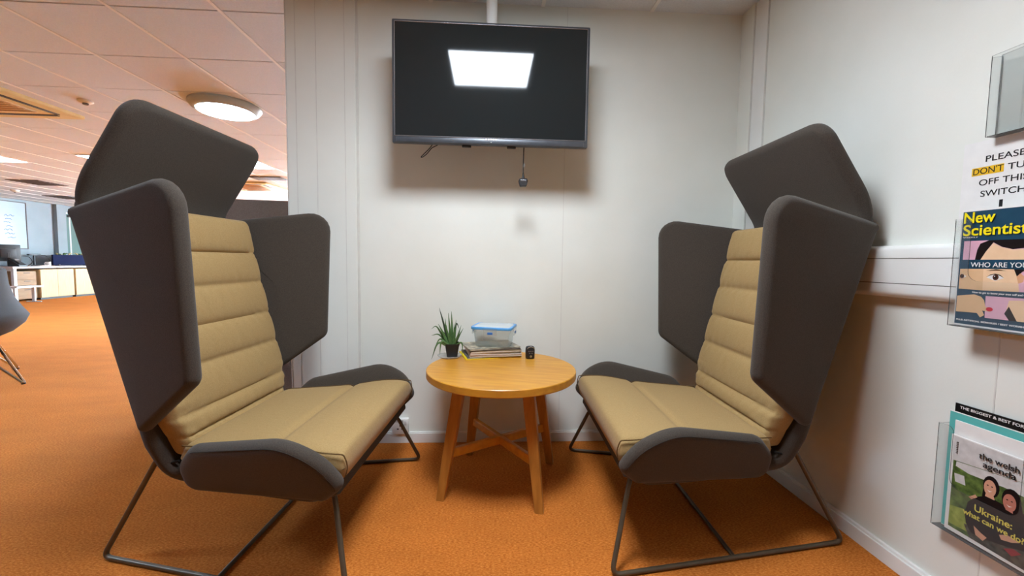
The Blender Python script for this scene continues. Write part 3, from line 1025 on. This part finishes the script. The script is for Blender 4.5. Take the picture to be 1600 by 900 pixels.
b = B(); box(b, XT, XR - .001, 1.0662, 1.0738, 1.1950, 1.2243)
for k in range(1): pass
loft(b, [[(XT, 1.082, 1.1960), (XT, 1.058, 1.1960), (XT, 1.070, 1.1830)], [(XR - .001, 1.082, 1.1960), (XR - .001, 1.058, 1.1960), (XR - .001, 1.070, 1.1830)]])
mk('arrow', b, INK, t, False, True)

def holder(label, yl, yr, zb, zt, xb, xf, notch, gname='clear acrylic leaflet holders'):
    """open-topped wall pocket: back sheet, side cheeks, floor and a front sheet cut low in the middle"""
    t = thing('leaflet_holder', label, 'leaflet holder', (xb, (yl + yr) / 2, zb), 0, gname)
    e = .0022
    def sheet(b, faces_outline, x0, x1):
        n = len(faces_outline)
        va = [b.verts.new((x0, y, z)) for y, z in faces_outline]
        vb = [b.verts.new((x1, y, z)) for y, z in faces_outline]
        for q in (va, vb): b.faces.new(q).material_index = 0
        for i in range(n):
            b.faces.new((va[i], va[(i + 1) % n], vb[(i + 1) % n], vb[i])).material_index = 1
    b = B(); sheet(b, [(yl, zb), (yr, zb), (yr, zt + .004), (yl, zt + .004)], xb - e, xb); mk('back_sheet', b, [ACRYL, ACEDGE], t, False, True)
    b = B(); sheet(b, notch, xf, xf + e); mk('front_sheet', b, [ACRYL, ACEDGE], t, False, True)
    for y0, y1 in ((yl - e, yl), (yr, yr + e)):
        b = B()
        n4 = [(xf, zb), (xb, zb), (xb, zt), (xf, zt - .004)]
        va = [b.verts.new((x, y0, z)) for x, z in n4]; vb = [b.verts.new((x, y1, z)) for x, z in n4]
        for q in (va, vb): b.faces.new(q).material_index = 0
        for i in range(4): b.faces.new((va[i], va[(i + 1) % 4], vb[(i + 1) % 4], vb[i])).material_index = 1
        mk('side_cheek', b, [ACRYL, ACEDGE], t, False, True)
    b = B(); box(b, xf + e, xb - e, yr + e, yl - e, zb, zb + e); mk('floor_sheet', b, [ACEDGE], t, False, True)
    return t
def notch_outline(yl, yr, zb, zt, zn, m, r=.018):
    left = [(yl, zb), (yl, zt)] + [(yl - m + r * (math.sin(a) - 1) , zt - r + r * math.cos(a)) for a in [k * PI / 2 / 5 for k in range(6)]]
    left += [(yl - m - r * 0 - (1 - math.cos(a)) * r * 1.6, zn + r * 1.6 - math.sin(a) * r * 1.6) for a in [k * PI / 2 / 6 for k in range(7)]]
    cy = (yl + yr) / 2
    right = [(2 * cy - y, z) for y, z in reversed(left)]
    return left + right
# NB y decreases towards the viewer's right on this wall
def fix(o):  # outline helper: mirrors so that the margin runs inwards
    return o
def N(yl, yr, zb, zt, zn, m, r=.016):
    L = [(yl, zb), (yl, zt)]
    for k in range(6):
        a = k * PI / 2 / 5
        L.append((yl - m + r - r * math.sin(a), zt - r + r * math.cos(a)) if False else (yl - (m - r) - r * math.sin(a), zt - r + r * math.cos(a)))
    q = r * 1.7
    for k in range(7):
        a = k * PI / 2 / 6
        L.append((yl - m - q + q * math.cos(a), zn + q - q * math.sin(a)))
    cy = (yl + yr) / 2
    return L + [(2 * cy - y, z) for y, z in reversed(L)]
holder('empty clear acrylic leaflet holder high on the right wall above the notice', 1.096, .935, 1.397, 1.616, XR - .0018, 1.372, [(1.096, 1.397), (.935, 1.397), (.935, 1.616), (1.096, 1.616)])
holder('clear acrylic holder with the science magazine across the wall trunking', 1.1115, .875, .869, 1.172, XR - .0455, 1.325, N(1.1115, .875, .869, 1.172, .9985, .040))
holder('clear acrylic holder stuffed with magazines low on the right wall', 1.1455, .905, .2500, .5680, XR - .0018, 1.366, N(1.1455, .905, .2500, .5680, .3890, .040))

def art(name, polys, mats, X, parent, step=.00012):
    """printed cover: flat coloured shapes lying on one another on the page"""
    b = B()
    for k, (mi, pts) in enumerate(polys):
        f = b.faces.new([b.verts.new((X - step * (k + 1), y, z)) for y, z in pts])
        f.material_index = mi
    return mk(name, b, mats, parent, False, True)

def ell(y, z, ry, rz, n=18): return [(y + ry * math.cos(2 * PI * k / n), z + rz * math.sin(2 * PI * k / n)) for k in range(n)]

def mag_on_wall(name, label, y0, y1, z0, z1, xf, th, paper):
    t = thing(name, label, 'magazine', (xf + th / 2, (y0 + y1) / 2, z0))
    b = B(); box(b, xf, xf + th, y1, y0, z0, z1, .0006, 1)
    mk('pages', b, paper, t, False, True)
    return t

# science magazine (right edge runs out of the photo)
XN = 1.343
NSB = flat('petrol blue print', (38, 74, 96), .3); NSY = flat('yellow print', (248, 232, 36), .3); PINK = flat('pink print', (226, 178, 196), .3)
HAIR = flat('black hair print', (34, 28, 28), .3); SKIN = flat('light skin print', (240, 204, 166), .3); SKIN2 = flat('tan skin print', (226, 186, 144), .3)
WHI = flat('white print', (240, 240, 238), .3); BRNP = flat('brown eye print', (84, 50, 36), .3); RED = flat('red nail print', (208, 42, 62), .3); EARP = flat('ear print', (222, 168, 128), .3)
mg = mag_on_wall('science_magazine', 'dark blue science magazine with a collage face in the middle holder', 1.1180, .912, .8718, 1.1972, XN, .005, PAPER)
polys = [(0, [(1.1150, 1.1918), (.914, 1.1918), (.914, .8765), (1.1150, .8765)]),
 (2, [(1.1071, 1.110), (.922, 1.110), (.922, 1.0579), (1.1071, 1.0579)]),
 (4, [(1.0647, 1.0579), (1.0538, 1.08), (1.0386, 1.1026), (1.02, 1.0907), (.9965, 1.084), (.968, 1.085), (.940, 1.085), (.940, 1.0579)]),
 (3, [(1.0776, 1.0579), (1.074, 1.085), (1.068, 1.1017), (1.0488, 1.110), (.935, 1.110), (.928, 1.092), (.934, 1.07), (.940, 1.0850), (.968, 1.0879), (.9966, 1.0848), (1.02, 1.0916), (1.0387, 1.1039), (1.0538, 1.08), (1.0647, 1.0579)]),
 (5, [(1.111, 1.032), (1.0556, 1.033), (1.0537, .9744), (1.111, .9758)]),
 (4, [(1.0556, 1.033), (.9833, 1.033), (.9759, .9758), (1.0537, .9744)]),
 (2, [(.9833, 1.033), (.922, 1.033), (.922, .9758), (.9759, .9758)]),
 (3, [(.990, 1.033), (.9641, 1.033), (.9733, 1.0268), (.9821, 1.0125)]),
 (9, [(.9834, 1.0145), (.9762, 1.0235), (.9678, 1.0151), (.9699, 1.0011), (.9789, .9966)]),
 (6, [(1.1110, 1.0117), (1.1053, 1.0187), (1.0939, 1.0115), (1.1041, 1.0040)]),
 (6, [(1.0467, 1.0099), (1.038, 1.0170), (1.0283, 1.0198), (1.017, 1.0165), (1.0089, 1.0094), (1.0269, 1.0020)]),
 (7, ell(1.1045, 1.0115, .0055, .0062)), (3, ell(1.1045, 1.0115, .0028, .0032)),
 (7, ell(1.0265, 1.0112, .0066, .0080)), (3, ell(1.0265, 1.0112, .0032, .004)), (6, ell(1.0285, 1.0138, .0012, .0014)),
 (3, [(1.0475, 1.0105), (1.038, 1.0180), (1.0283, 1.0210), (1.016, 1.0175), (1.0080, 1.0094), (1.017, 1.0155), (1.0283, 1.0190), (1.038, 1.0160)]),
 (3, [(1.0492, 1.0285), (1.0259, 1.0325), (1.0040, 1.0285), (1.0257, 1.0298)]),
 (5, [(1.1116, .9553), (1.0705, .9623), (1.0540, .957), (1.0467, .948), (1.0426, .9313), (1.0254, .9269), (1.0310, .9177), (1.0489, .9198), (1.0437, .9076), (1.0529, .9007), (1.0611, .9118), (1.1116, .9104)]),
 (2, [(1.0440, .9600), (.922, .9600), (.922, .9010), (1.0420, .9010)]),
 (5, [(1.0470, .940), (1.0426, .9313), (1.0254, .9269), (1.0310, .9177), (1.0470, .9198)]),
 (8, ell(1.0330, .9250, .0078, .0056)),
 (4, [(.9930, .952), (.935, .957), (.935, .901), (.9752, .901), (.9974, .9219)]),
 (3, [(.992, .9369), (.9735, .9010), (.9896, .9010), (1.0004, .9174)])]
art('cover_print', polys, [NSB, NSY, PINK, HAIR, SKIN, SKIN2, WHI, BRNP, RED, EARP], XN, mg)
XTN = XN - .0034
text_obj('title', 'New', .0420, NSY, mg, (XTN, 1.1115, 1.1600), RIGHT, UP, .0007, .0720)
text_obj('title', 'Scientist', .0420, NSY, mg, (XTN, 1.1100, 1.1250), RIGHT, UP, .0007, .1420)
text_obj('headline', 'WHO ARE YOU?', .0185, WHI, mg, (XTN, 1.0840, 1.0378), RIGHT, UP, .0001, .1290)
text_obj('small_print', 'How to get to know your true self and why it matters', .0072, WHI, mg, (XTN, 1.0748, .9658), RIGHT, UP, .0001, .150)
text_obj('small_print', 'PLUS ARTIFICIAL MEMORIES / BEST WORMHOLE YET', .0066, WHI, mg, (XTN, 1.1085, .8862), RIGHT, UP, .0001, .180)
text_obj('small_print', 'WEEKLY', .0052, WHI, mg, (XTN, 1.1085, 1.1180), RIGHT, UP, 0, .036)
mg.matrix_basis = Matrix.Translation((0, -.0070, 0)) @ mg.matrix_basis

# lower pocket, back to front
BLKP = flat('black print', (20, 20, 22), .3); TEAL = flat('teal print', (98, 186, 180), .35)
mg = mag_on_wall('cycling_magazine', 'black topped magazine at the back of the low holder, white capitals', 1.1290, .915, .2540, .6340, 1.3940, .004, BLKP)
text_obj('headline', 'THE BIGGEST & BEST FOR LIFE', .0110, WHI, mg, (1.3933, 1.1160, .6205), RIGHT, UP, .00018, .172)
mg = mag_on_wall('teal_brochure', 'teal brochure standing second from the back in the low holder', 1.1355, .925, .2540, .6090, 1.388, .004, PAPER)
art('cover_print', [(0, [(1.1350, .6070), (.926, .6070), (.926, .2560), (1.1350, .2560)])], [TEAL], 1.388, mg)
mg = mag_on_wall('plain_booklet', 'plain white booklet between teal brochure and front magazine in low holder', 1.1150, .925, .2540, .5870, 1.381, .004, PAPER)
XW = 1.374
mg = mag_on_wall('agenda_magazine', 'front magazine in the low holder, two women hugging on the cover', 1.1150, .926, .2570, .5450, XW, .005, PAPER)
FOL = mat('printed foliage', (44, 66, 34), .35, .3, c2=(112, 134, 66), nscale=55, detail=6); GRS = mat('printed grass', (122, 140, 52), .35, .3, c2=(170, 176, 84), nscale=70)
SKYP = mat('printed pale street', (190, 188, 186), .35, .3, c2=(214, 212, 210), nscale=40); DRESS = flat('black dress print', (26, 22, 24), .3); CAMO = mat('printed dark clutter', (40, 36, 34), .35, .3, c2=(92, 92, 80), nscale=90, detail=5)
LIP = flat('smile print', (232, 220, 214), .3); SK3 = flat('woman skin print', (212, 160, 132), .3); SK4 = flat('second skin print', (188, 122, 104), .3); REDP = flat('dark red print', (150, 48, 52), .3)
polys = [(7, [(1.1080, .5420), (.927, .5420), (.927, .4600), (1.1080, .4600)]),
 (0, [(1.1050, .4700), (.927, .4890), (.927, .2650), (1.1050, .2700)]),
 (2, [(1.0969, .4690), (.927, .4885), (.927, .4501), (.9842, .4539), (1.0295, .4500), (1.0650, .4480), (1.0979, .4550)]),
 (2, [(1.1000, .4330), (1.0750, .4360), (1.0700, .4100), (1.0960, .4090)]),
 (1, [(1.1045, .3330), (1.0689, .3411), (1.0554, .2976), (1.0416, .2825), (1.1045, .2790)]),
 (8, [(1.0658, .3000), (.927, .3300), (.927, .2650), (1.0500, .2690)]),
 (3, [(1.0658, .3339), (1.0606, .3678), (1.0402, .3951), (1.013, .4142), (.9942, .408), (.9591, .4069), (.9397, .4081), (.927, .3900), (.927, .3150), (.9700, .3000), (1.0200, .2860), (1.0464, .2850), (1.0611, .306)]),
 (4, ell(1.0110, .4400, .0185, .0290)), (3, ell(.9660, .4270, .0205, .0310)),
 (4, [(1.0270, .4400), (1.0290, .4050), (1.0230, .3980), (1.0180, .4200)]), (3, [(.9560, .4300), (.9440, .4250), (.9380, .3850), (.9480, .3800)]),
 (5, ell(1.0128, .4350, .0138, .0225)), (5, [(1.0200, .4230), (1.0050, .4230), (1.0000, .4080), (1.0220, .4080)]),
 (6, ell(.9690, .4200, .0140, .0230)), (6, [(.9750, .4080), (.9620, .4080), (.9600, .3960), (.9760, .3980)]),
 (9, [(1.0190, .4290), (1.0130, .4270), (1.0070, .4290), (1.0130, .4235)]), (9, [(.9750, .4130), (.9690, .4110), (.9620, .4130), (.9690, .4080)]),
 (3, ell(1.0178, .4410, .0022, .0014)), (3, ell(1.0078, .4410, .0022, .0014)), (3, ell(.9738, .4260, .0022, .0014)), (3, ell(.9638, .4260, .0022, .0014)),
 (5, [(1.0583, .3844), (1.043, .3995), (1.038, .3943), (1.0515, .3806)]),
 (5, [(1.0406, .3104), (1.0234, .301), (1.0088, .2963), (1.0172, .2815), (1.0346, .2873)]),
 (5, [(.9833, .3228), (.967, .3338), (.9398, .3300), (.957, .3193), (.9783, .3128)]),
 (10, [(.9722, .2933), (.952, .3059), (.935, .3026), (.9542, .2839)])]
art('cover_print', polys, [FOL, GRS, SKYP, DRESS, DRESS, SK3, SK4, SKYP, CAMO, LIP, REDP], XW, mg)
XTW = XW - .0036
YTX = flat('pale yellow print', (232, 214, 92), .3)
text_obj('title', 'the welsh', .0235, INK, mg, (XTW, 1.0421, .5065), RIGHT, UP, .0003, .0890)
text_obj('title', 'agenda', .0235, INK, mg, (XTW, 1.0320, .4860), RIGHT, UP, .0003, .0730)
text_obj('headline', 'Ukraine:', .0262, YTX, mg, (XTW, 1.0430, .3540), RIGHT, UP, .0004, .0840)
text_obj('headline', 'what can we do?', .0215, YTX, mg, (XTW, 1.0675, .3310), RIGHT, UP, .0004, .1360)
b = B()
for k in range(7): box(b, XTW, XW - .0001, 1.0955, 1.0985, .4930 + k * .0052, .4930 + k * .0052 + .003)
mk('spine_print', b, VENTM, mg, False, True)

# ------------------------------------------------------------------ office beyond the alcove
# taupe partition behind the post
t = thing('office_partition', 'taupe fabric partition screen behind the left chair and white post', 'partition', (-1.575, 3.03, 0), .13)
b = B(); box(b, -.62, .18, -.025, .025, .012, 1.437, .012, 3); mk('panel', b, FABP, t)
b = B(); box(b, .195, 1.0, -.025, .025, .012, 1.437, .012, 3); mk('panel', b, FABP, t)
b = B(); box(b, .176, .199, -.022, .022, 0, 1.44, .004); mk('post', b, CREAMD, t)
b = B()
for x in (-.5, .8): box(b, x - .03, x + .03, -.2, .2, 0, .022, .004)
mk('foot', b, VENTM, t)

# grey tub chair at the left edge
t = thing('tub_chair', 'grey upholstered tub chair with chrome legs at the left edge of the photo', 'chair', (-4.19, 3.40, 0), .35)
b = B()
def tub_r(z): return float(np.interp(z, [.31, .335, .40, .47, .53, .60, .68, .79, .905], [.10, .20, .33, .40, .425, .385, .345, .32, .312]))
seg = 40
rings = []
def tubring(z, off=0, front=1.0):
    out = []
    for k in range(seg):
        a = 2 * PI * k / seg
        fr = max(0, math.cos(a)) ** 2       # a = 0 faces the chair's front (+x)
        zt = z
        r = tub_r(z) - off
        out.append((r * math.cos(a) * (1.0), r * .97 * math.sin(a), zt))
    return out
for z in (.31, .335, .37, .40, .435, .47, .50, .53, .56, .60, .64, .68, .735, .79, .85, .905): rings.append(tubring(z))
rings.append([(x * .97, y * .97, z + .012) for x, y, z in rings[-1]])
rings.append([(x * .90, y * .90, z + .002) for x, y, z in rings[-2]])
for z in (.79, .68, .56, .50): rings.append(tubring(z, .04))
vr = loft(b, rings, cap=True)
# open the front of the tub: lower the rim where the sitter's knees go
for v in b.verts:
    a = math.atan2(v.co.y, v.co.x) - PI * .5 * 0
    if v.co.z > .53:
        f = max(0, min(1, (math.cos(a - 2.2) - .1) / .5))
        v.co.z = .53 + (v.co.z - .53) * (1 - .85 * f)
mk('shell', b, TUB, t, angle=60)
b = B(); lathe(b, [(.001, .46), (.30, .46), (.335, .475), (.33, .50), (.28, .515), (.001, .52)], 36); mk('seat_pad', b, TUB, t)
for k in range(4):
    a = -.27 + k * PI / 2
    d = Vector((math.cos(a), math.sin(a), 0)); s = Vector((-math.sin(a), math.cos(a), 0))
    foot = d * .49 + Vector((0, 0, .012))
    b = B()
    tube(b, fillet([d * .20 - s * .10 + Vector((0, 0, .345)), foot - s * .006, foot + s * .006, d * .20 + s * .10 + Vector((0, 0, .345))], .012, 3), .010, 8)
    lg = mk('leg', b, CHROME, t)
    b = B(); lathe(b, [(.001, 0), (.013, 0), (.013, .012), (.001, .014)], 12, (foot.x, foot.y, 0)); mk('glide', b, BLK, lg)

# long white desk along the far wall
DX0, DX1, DY0, DY1 = -11.75, -10.12, 9.34, 13.2
t = thing('office_desk', 'long white office desk along the far left wall', 'desk', (-10.9, 11.2, 0))
b = B(); box(b, DX0, DX1, DY0, DY1, .725, .758, .003); mk('desktop', b, DESKW, t, False, True)
for y in (DY0 + .02, DY1 - .10):
    b = B()
    box(b, DX1 - .07, DX1 - .01, y, y + .06, 0, .725, .003); box(b, DX0 + .01, DX0 + .07, y, y + .06, 0, .725, .003); box(b, DX0 + .07, DX1 - .07, y, y + .06, .665, .725, .003)
    mk('leg_frame', b, DESKW, t, False, True)
t = thing('desk_divider', 'grey fabric divider running along the middle of the white desk', 'divider', (-10.985, 11.2, .758))
b = B(); box(b, -11.0, -10.97, DY0 + .1, DY1 - .12, .765, 1.02, .003); mk('panel', b, flat('grey divider fabric', (104, 112, 116), .9), t, False, True)
for y in (DY0 + .4, 11.2, DY1 - .4):
    b = B(); box(b, -11.02, -10.95, y - .02, y + .02, .758, .80, .003); mk('clamp', b, VENTM, t, False, True)
t = thing('drawer_pedestal', 'brown three drawer pedestal under the left end of the white desk', 'pedestal', (-10.40, 9.66, 0))
b = B(); box(b, -10.74, -10.2, 9.46, 9.86, .04, .655, .003); mk('body', b, BROWNW, t, False, True)
for z0, z1 in ((.06, .27), (.28, .46), (.47, .64)):
    b = B(); box(b, -10.2, -10.185, 9.47, 9.85, z0, z1, .003); d = mk('drawer', b, BROWNW, t, False, True)
    b = B(); box(b, -10.186, -10.178, 9.60, 9.72, z1 - .03, z1 - .018, .002); mk('handle', b, BLK, d, False, True)
b = B()
for x in (-10.7, -10.24):
    for y in (9.5, 9.82): lathe(b, [(.001, 0), (.022, 0), (.022, .04), (.001, .04)], 12, (x, y, 0))
mk('castor', b, BLK, t, world=True)
for k, (y0, y1, lb) in enumerate(((9.90, 10.66, 'pale beech cupboard under the white desk beside the brown pedestal'), (10.70, 11.46, 'pale beech cupboard further along under the white desk'), (11.50, 12.26, 'pale beech cupboard under the desk hidden behind left chair'))):
    if k == 2: continue
    t = thing('beech_cupboard', lb, 'cupboard', (-10.4, (y0 + y1) / 2, 0), 0, 'beech cupboards under the desk')
    b = B(); box(b, -10.72, -10.17, y0, y1, .045, .69, .003); mk('body', b, BEECH, t, False, True)
    for a, c in ((y0 + .004, (y0 + y1) / 2 - .002), ((y0 + y1) / 2 + .002, y1 - .004)):
        b = B(); box(b, -10.17, -10.152, a, c, .05, .685, .003); mk('door', b, BEECH, t, False, True)
    b = B(); box(b, -10.70, -10.19, y0 + .02, y1 - .02, 0, .045); mk('plinth', b, BLK, t, False, True)
t = thing('low_side_table', 'low white side table in front of the brown pedestal', 'table', (-9.86, 9.3, 0))
b = B(); box(b, -10.04, -9.70, 9.00, 9.52, .325, .36, .003); mk('top', b, DESKW, t, False, True)
for y in (9.03, 9.46):
    b = B(); box(b, -9.90, -9.84, y, y + .03, .02, .325, .003); box(b, -10.02, -9.72, y, y + .03, 0, .02, .003); mk('leg', b, DESKW, t, False, True)

def monitor(label, cx, cy, z, w, h, rz, backc=BLK, tilt=0):
    t = thing('computer_monitor', label, 'monitor', (cx, cy, z), rz, 'office monitors')
    b = B(); box(b, -.012, .02, -w / 2, w / 2, .11, .11 + h, .006); box(b, .018, .045, -w * .3, w * .3, .11 + h * .2, .11 + h * .75, .01); mk('housing', b, backc, t)
    b = B(); box(b, -.0135, -.0115, -w / 2 + .012, w / 2 - .012, .125, .098 + h); mk('display', b, SCREEN, t, False)
    b = B(); box(b, .02, .05, -.025, .025, .01, .3, .004); mk('stand', b, BLK, t, False)
    b = B(); box(b, -.08, .12, -.12, .12, 0, .012, .004); mk('base', b, BLK, t, False)
    return t
DT = .758
monitor('black monitor seen from behind at the left edge on the white desk', -10.72, 9.20, DT, .50, .40, .05)
monitor('black monitor with a white side edge on the white desk', -10.62, 9.72, DT, .40, .37, -.35)
t = thing('desk_phone', 'black desk phone in front of the monitors on the white desk', 'telephone', (-10.30, 9.60, DT), .2)
b = B(); loft(b, [[(-.09, -.10, 0), (.10, -.10, 0), (.10, .10, 0), (-.09, .10, 0)], [(-.09, -.10, .17), (.10, -.10, .03), (.10, .10, .03), (-.09, .10, .17)]]); mk('body', b, BLK, t, False)
b = B(); tube(b, spline([(-.085, -.075, .185), (0, -.08, .135), (.085, -.075, .065)], 5), .02, 8); mk('handset', b, BLK, t)
b = B(); box(b, -.07, -.02, -.03, .08, .135, .165, .003); mk('screen', b, VENTM, t, False)
t = thing('white_mug', 'white mug standing at the front edge of the long desk', 'mug', (-10.35, 10.28, DT))
b = B(); lathe(b, [(.001, 0), (.042, 0), (.046, .01), (.046, .10), (.042, .10), (.041, .012), (.001, .01)], 28); mk('cup', b, DESKW, t)
b = B(); tube(b, spline([(0, -.045, .08), (0, -.075, .075), (0, -.08, .05), (0, -.07, .03), (0, -.045, .025)], 4), .006, 8); mk('handle', b, DESKW, t)
t = thing('paper_stack', 'small pile of white papers on the desk left of the mug', 'papers', (-10.25, 10.03, DT), .1)
b = B(); box(b, -.10, .10, -.14, .10, 0, .012, .001, 1); mk('lower_sheets', b, PAPER, t, False)
b = B(); box(b, -.09, .10, -.10, .13, .012, .02, .001, 1); mk('upper_sheets', b, PAPER, t, False)
for cx, cy, lb, h in ((-10.85, 10.08, 'black monitor arm right of the monitors on the desk', .23), (-10.80, 10.42, 'tall black monitor arm behind the white mug', .25)):
    t = thing('monitor_arm', lb, 'monitor arm', (cx, cy, DT), 0, 'black monitor arms')
    b = B(); lathe(b, [(.001, 0), (.05, 0), (.05, .012), (.018, .02), (.018, h), (.001, h)], 16); mk('post', b, BLK, t)
    b = B(); box(b, -.03, .03, -.13, .13, h - .01, h + .03, .008); mk('arm', b, BLK, t)
    b = B(); tube(b, spline([(0, .10, h), (.06, .22, h - .02), (.05, .30, h - .14), (.0, .26, .01)], 5), .008, 8); mk('cable', b, BLK, t)
t = thing('navy_desk_screen', 'navy fabric screen on the far desk beside left chair wing', 'screen', (-10.7, 11.15, DT), 0)
b = B(); box(b, -.02, .02, -.42, .55, .01, .27, .006); mk('panel', b, NAVY, t)
b = B()
for y in (-.3, .4): box(b, -.05, .05, y - .02, y + .02, 0, .03, .003)
mk('clamp', b, VENTM, t)
# window plant
t = thing('windowsill_plant', 'leafy plant in a trough behind the navy desk screen', 'plant', (-11.45, 12.0, DT))
b = B(); box(b, -.09, .09, -.5, .5, 0, .13, .006); mk('trough', b, BLK, t)
rr = random.Random(5)
for k in range(26):
    a = rr.uniform(0, 2 * PI); y = rr.uniform(-.46, .46); r = rr.uniform(.06, .14); h = rr.uniform(.14, .26)
    b = B()
    pts = spline([(0, y, .12), (math.cos(a) * r * .5, y + math.sin(a) * r * .5, .12 + h * .7), (math.cos(a) * r, y + math.sin(a) * r, .12 + h * .75)], 4)
    n = len(pts)
    tube(b, pts, .01, 5, radii=[.004 + .016 * math.sin(PI * min(1, k2 / (n - 1) * .95 + .05)) for k2 in range(n)])
    mk('leaf', b, LEAF if k % 3 else CREAM, t)
# whiteboard
t = thing('whiteboard', 'whiteboard with faint blue writing on the far office wall', 'whiteboard', (XL + .015, 10.75, 1.2))
b = B(); box(b, XL + .003, XL + .02, 10.02, 11.47, 1.18, 2.34); mk('board', b, mat('whiteboard surface', (172, 184, 190), .3, .4, c2=(165, 178, 184), nscale=2), t, False, True)
b = B()
for a, c, d, e in ((10.0, 10.02, 1.16, 2.36), (11.47, 11.49, 1.16, 2.36), (10.0, 11.49, 2.34, 2.36), (10.0, 11.49, 1.16, 1.18)): box(b, XL + .001, XL + .03, a, c, d, e, .002)
mk('frame', b, VENTM, t, False, True)
b = B()
rr = random.Random(9)
for k in range(7):
    z = 2.0 - k * .09; y = 10.95 + rr.uniform(0, .1)
    tube(b, spline([(XL + .0205, y + j * .035, z + rr.uniform(-.02, .02)) for j in range(int(rr.uniform(5, 11)))], 3), .006, 5)
mk('marker_writing', b, flat('blue marker', (110, 140, 190)), t, False, True)
# blind head and cord on the window
t = thing('window_blind', 'dark rolled blind head at the top of the office window', 'blind', (XL + .05, 13.3, 2.1))
b = B(); tube(b, [(XL + .05, 12.52, 2.13), (XL + .05, 14.15, 2.13)], .035, 12); mk('roller', b, VENTM, t, world=True)
b = B(); box(b, XL + .03, XL + .034, 12.56, 12.60, 1.02, 2.10); mk('slat', b, DESKW, t, False, True)
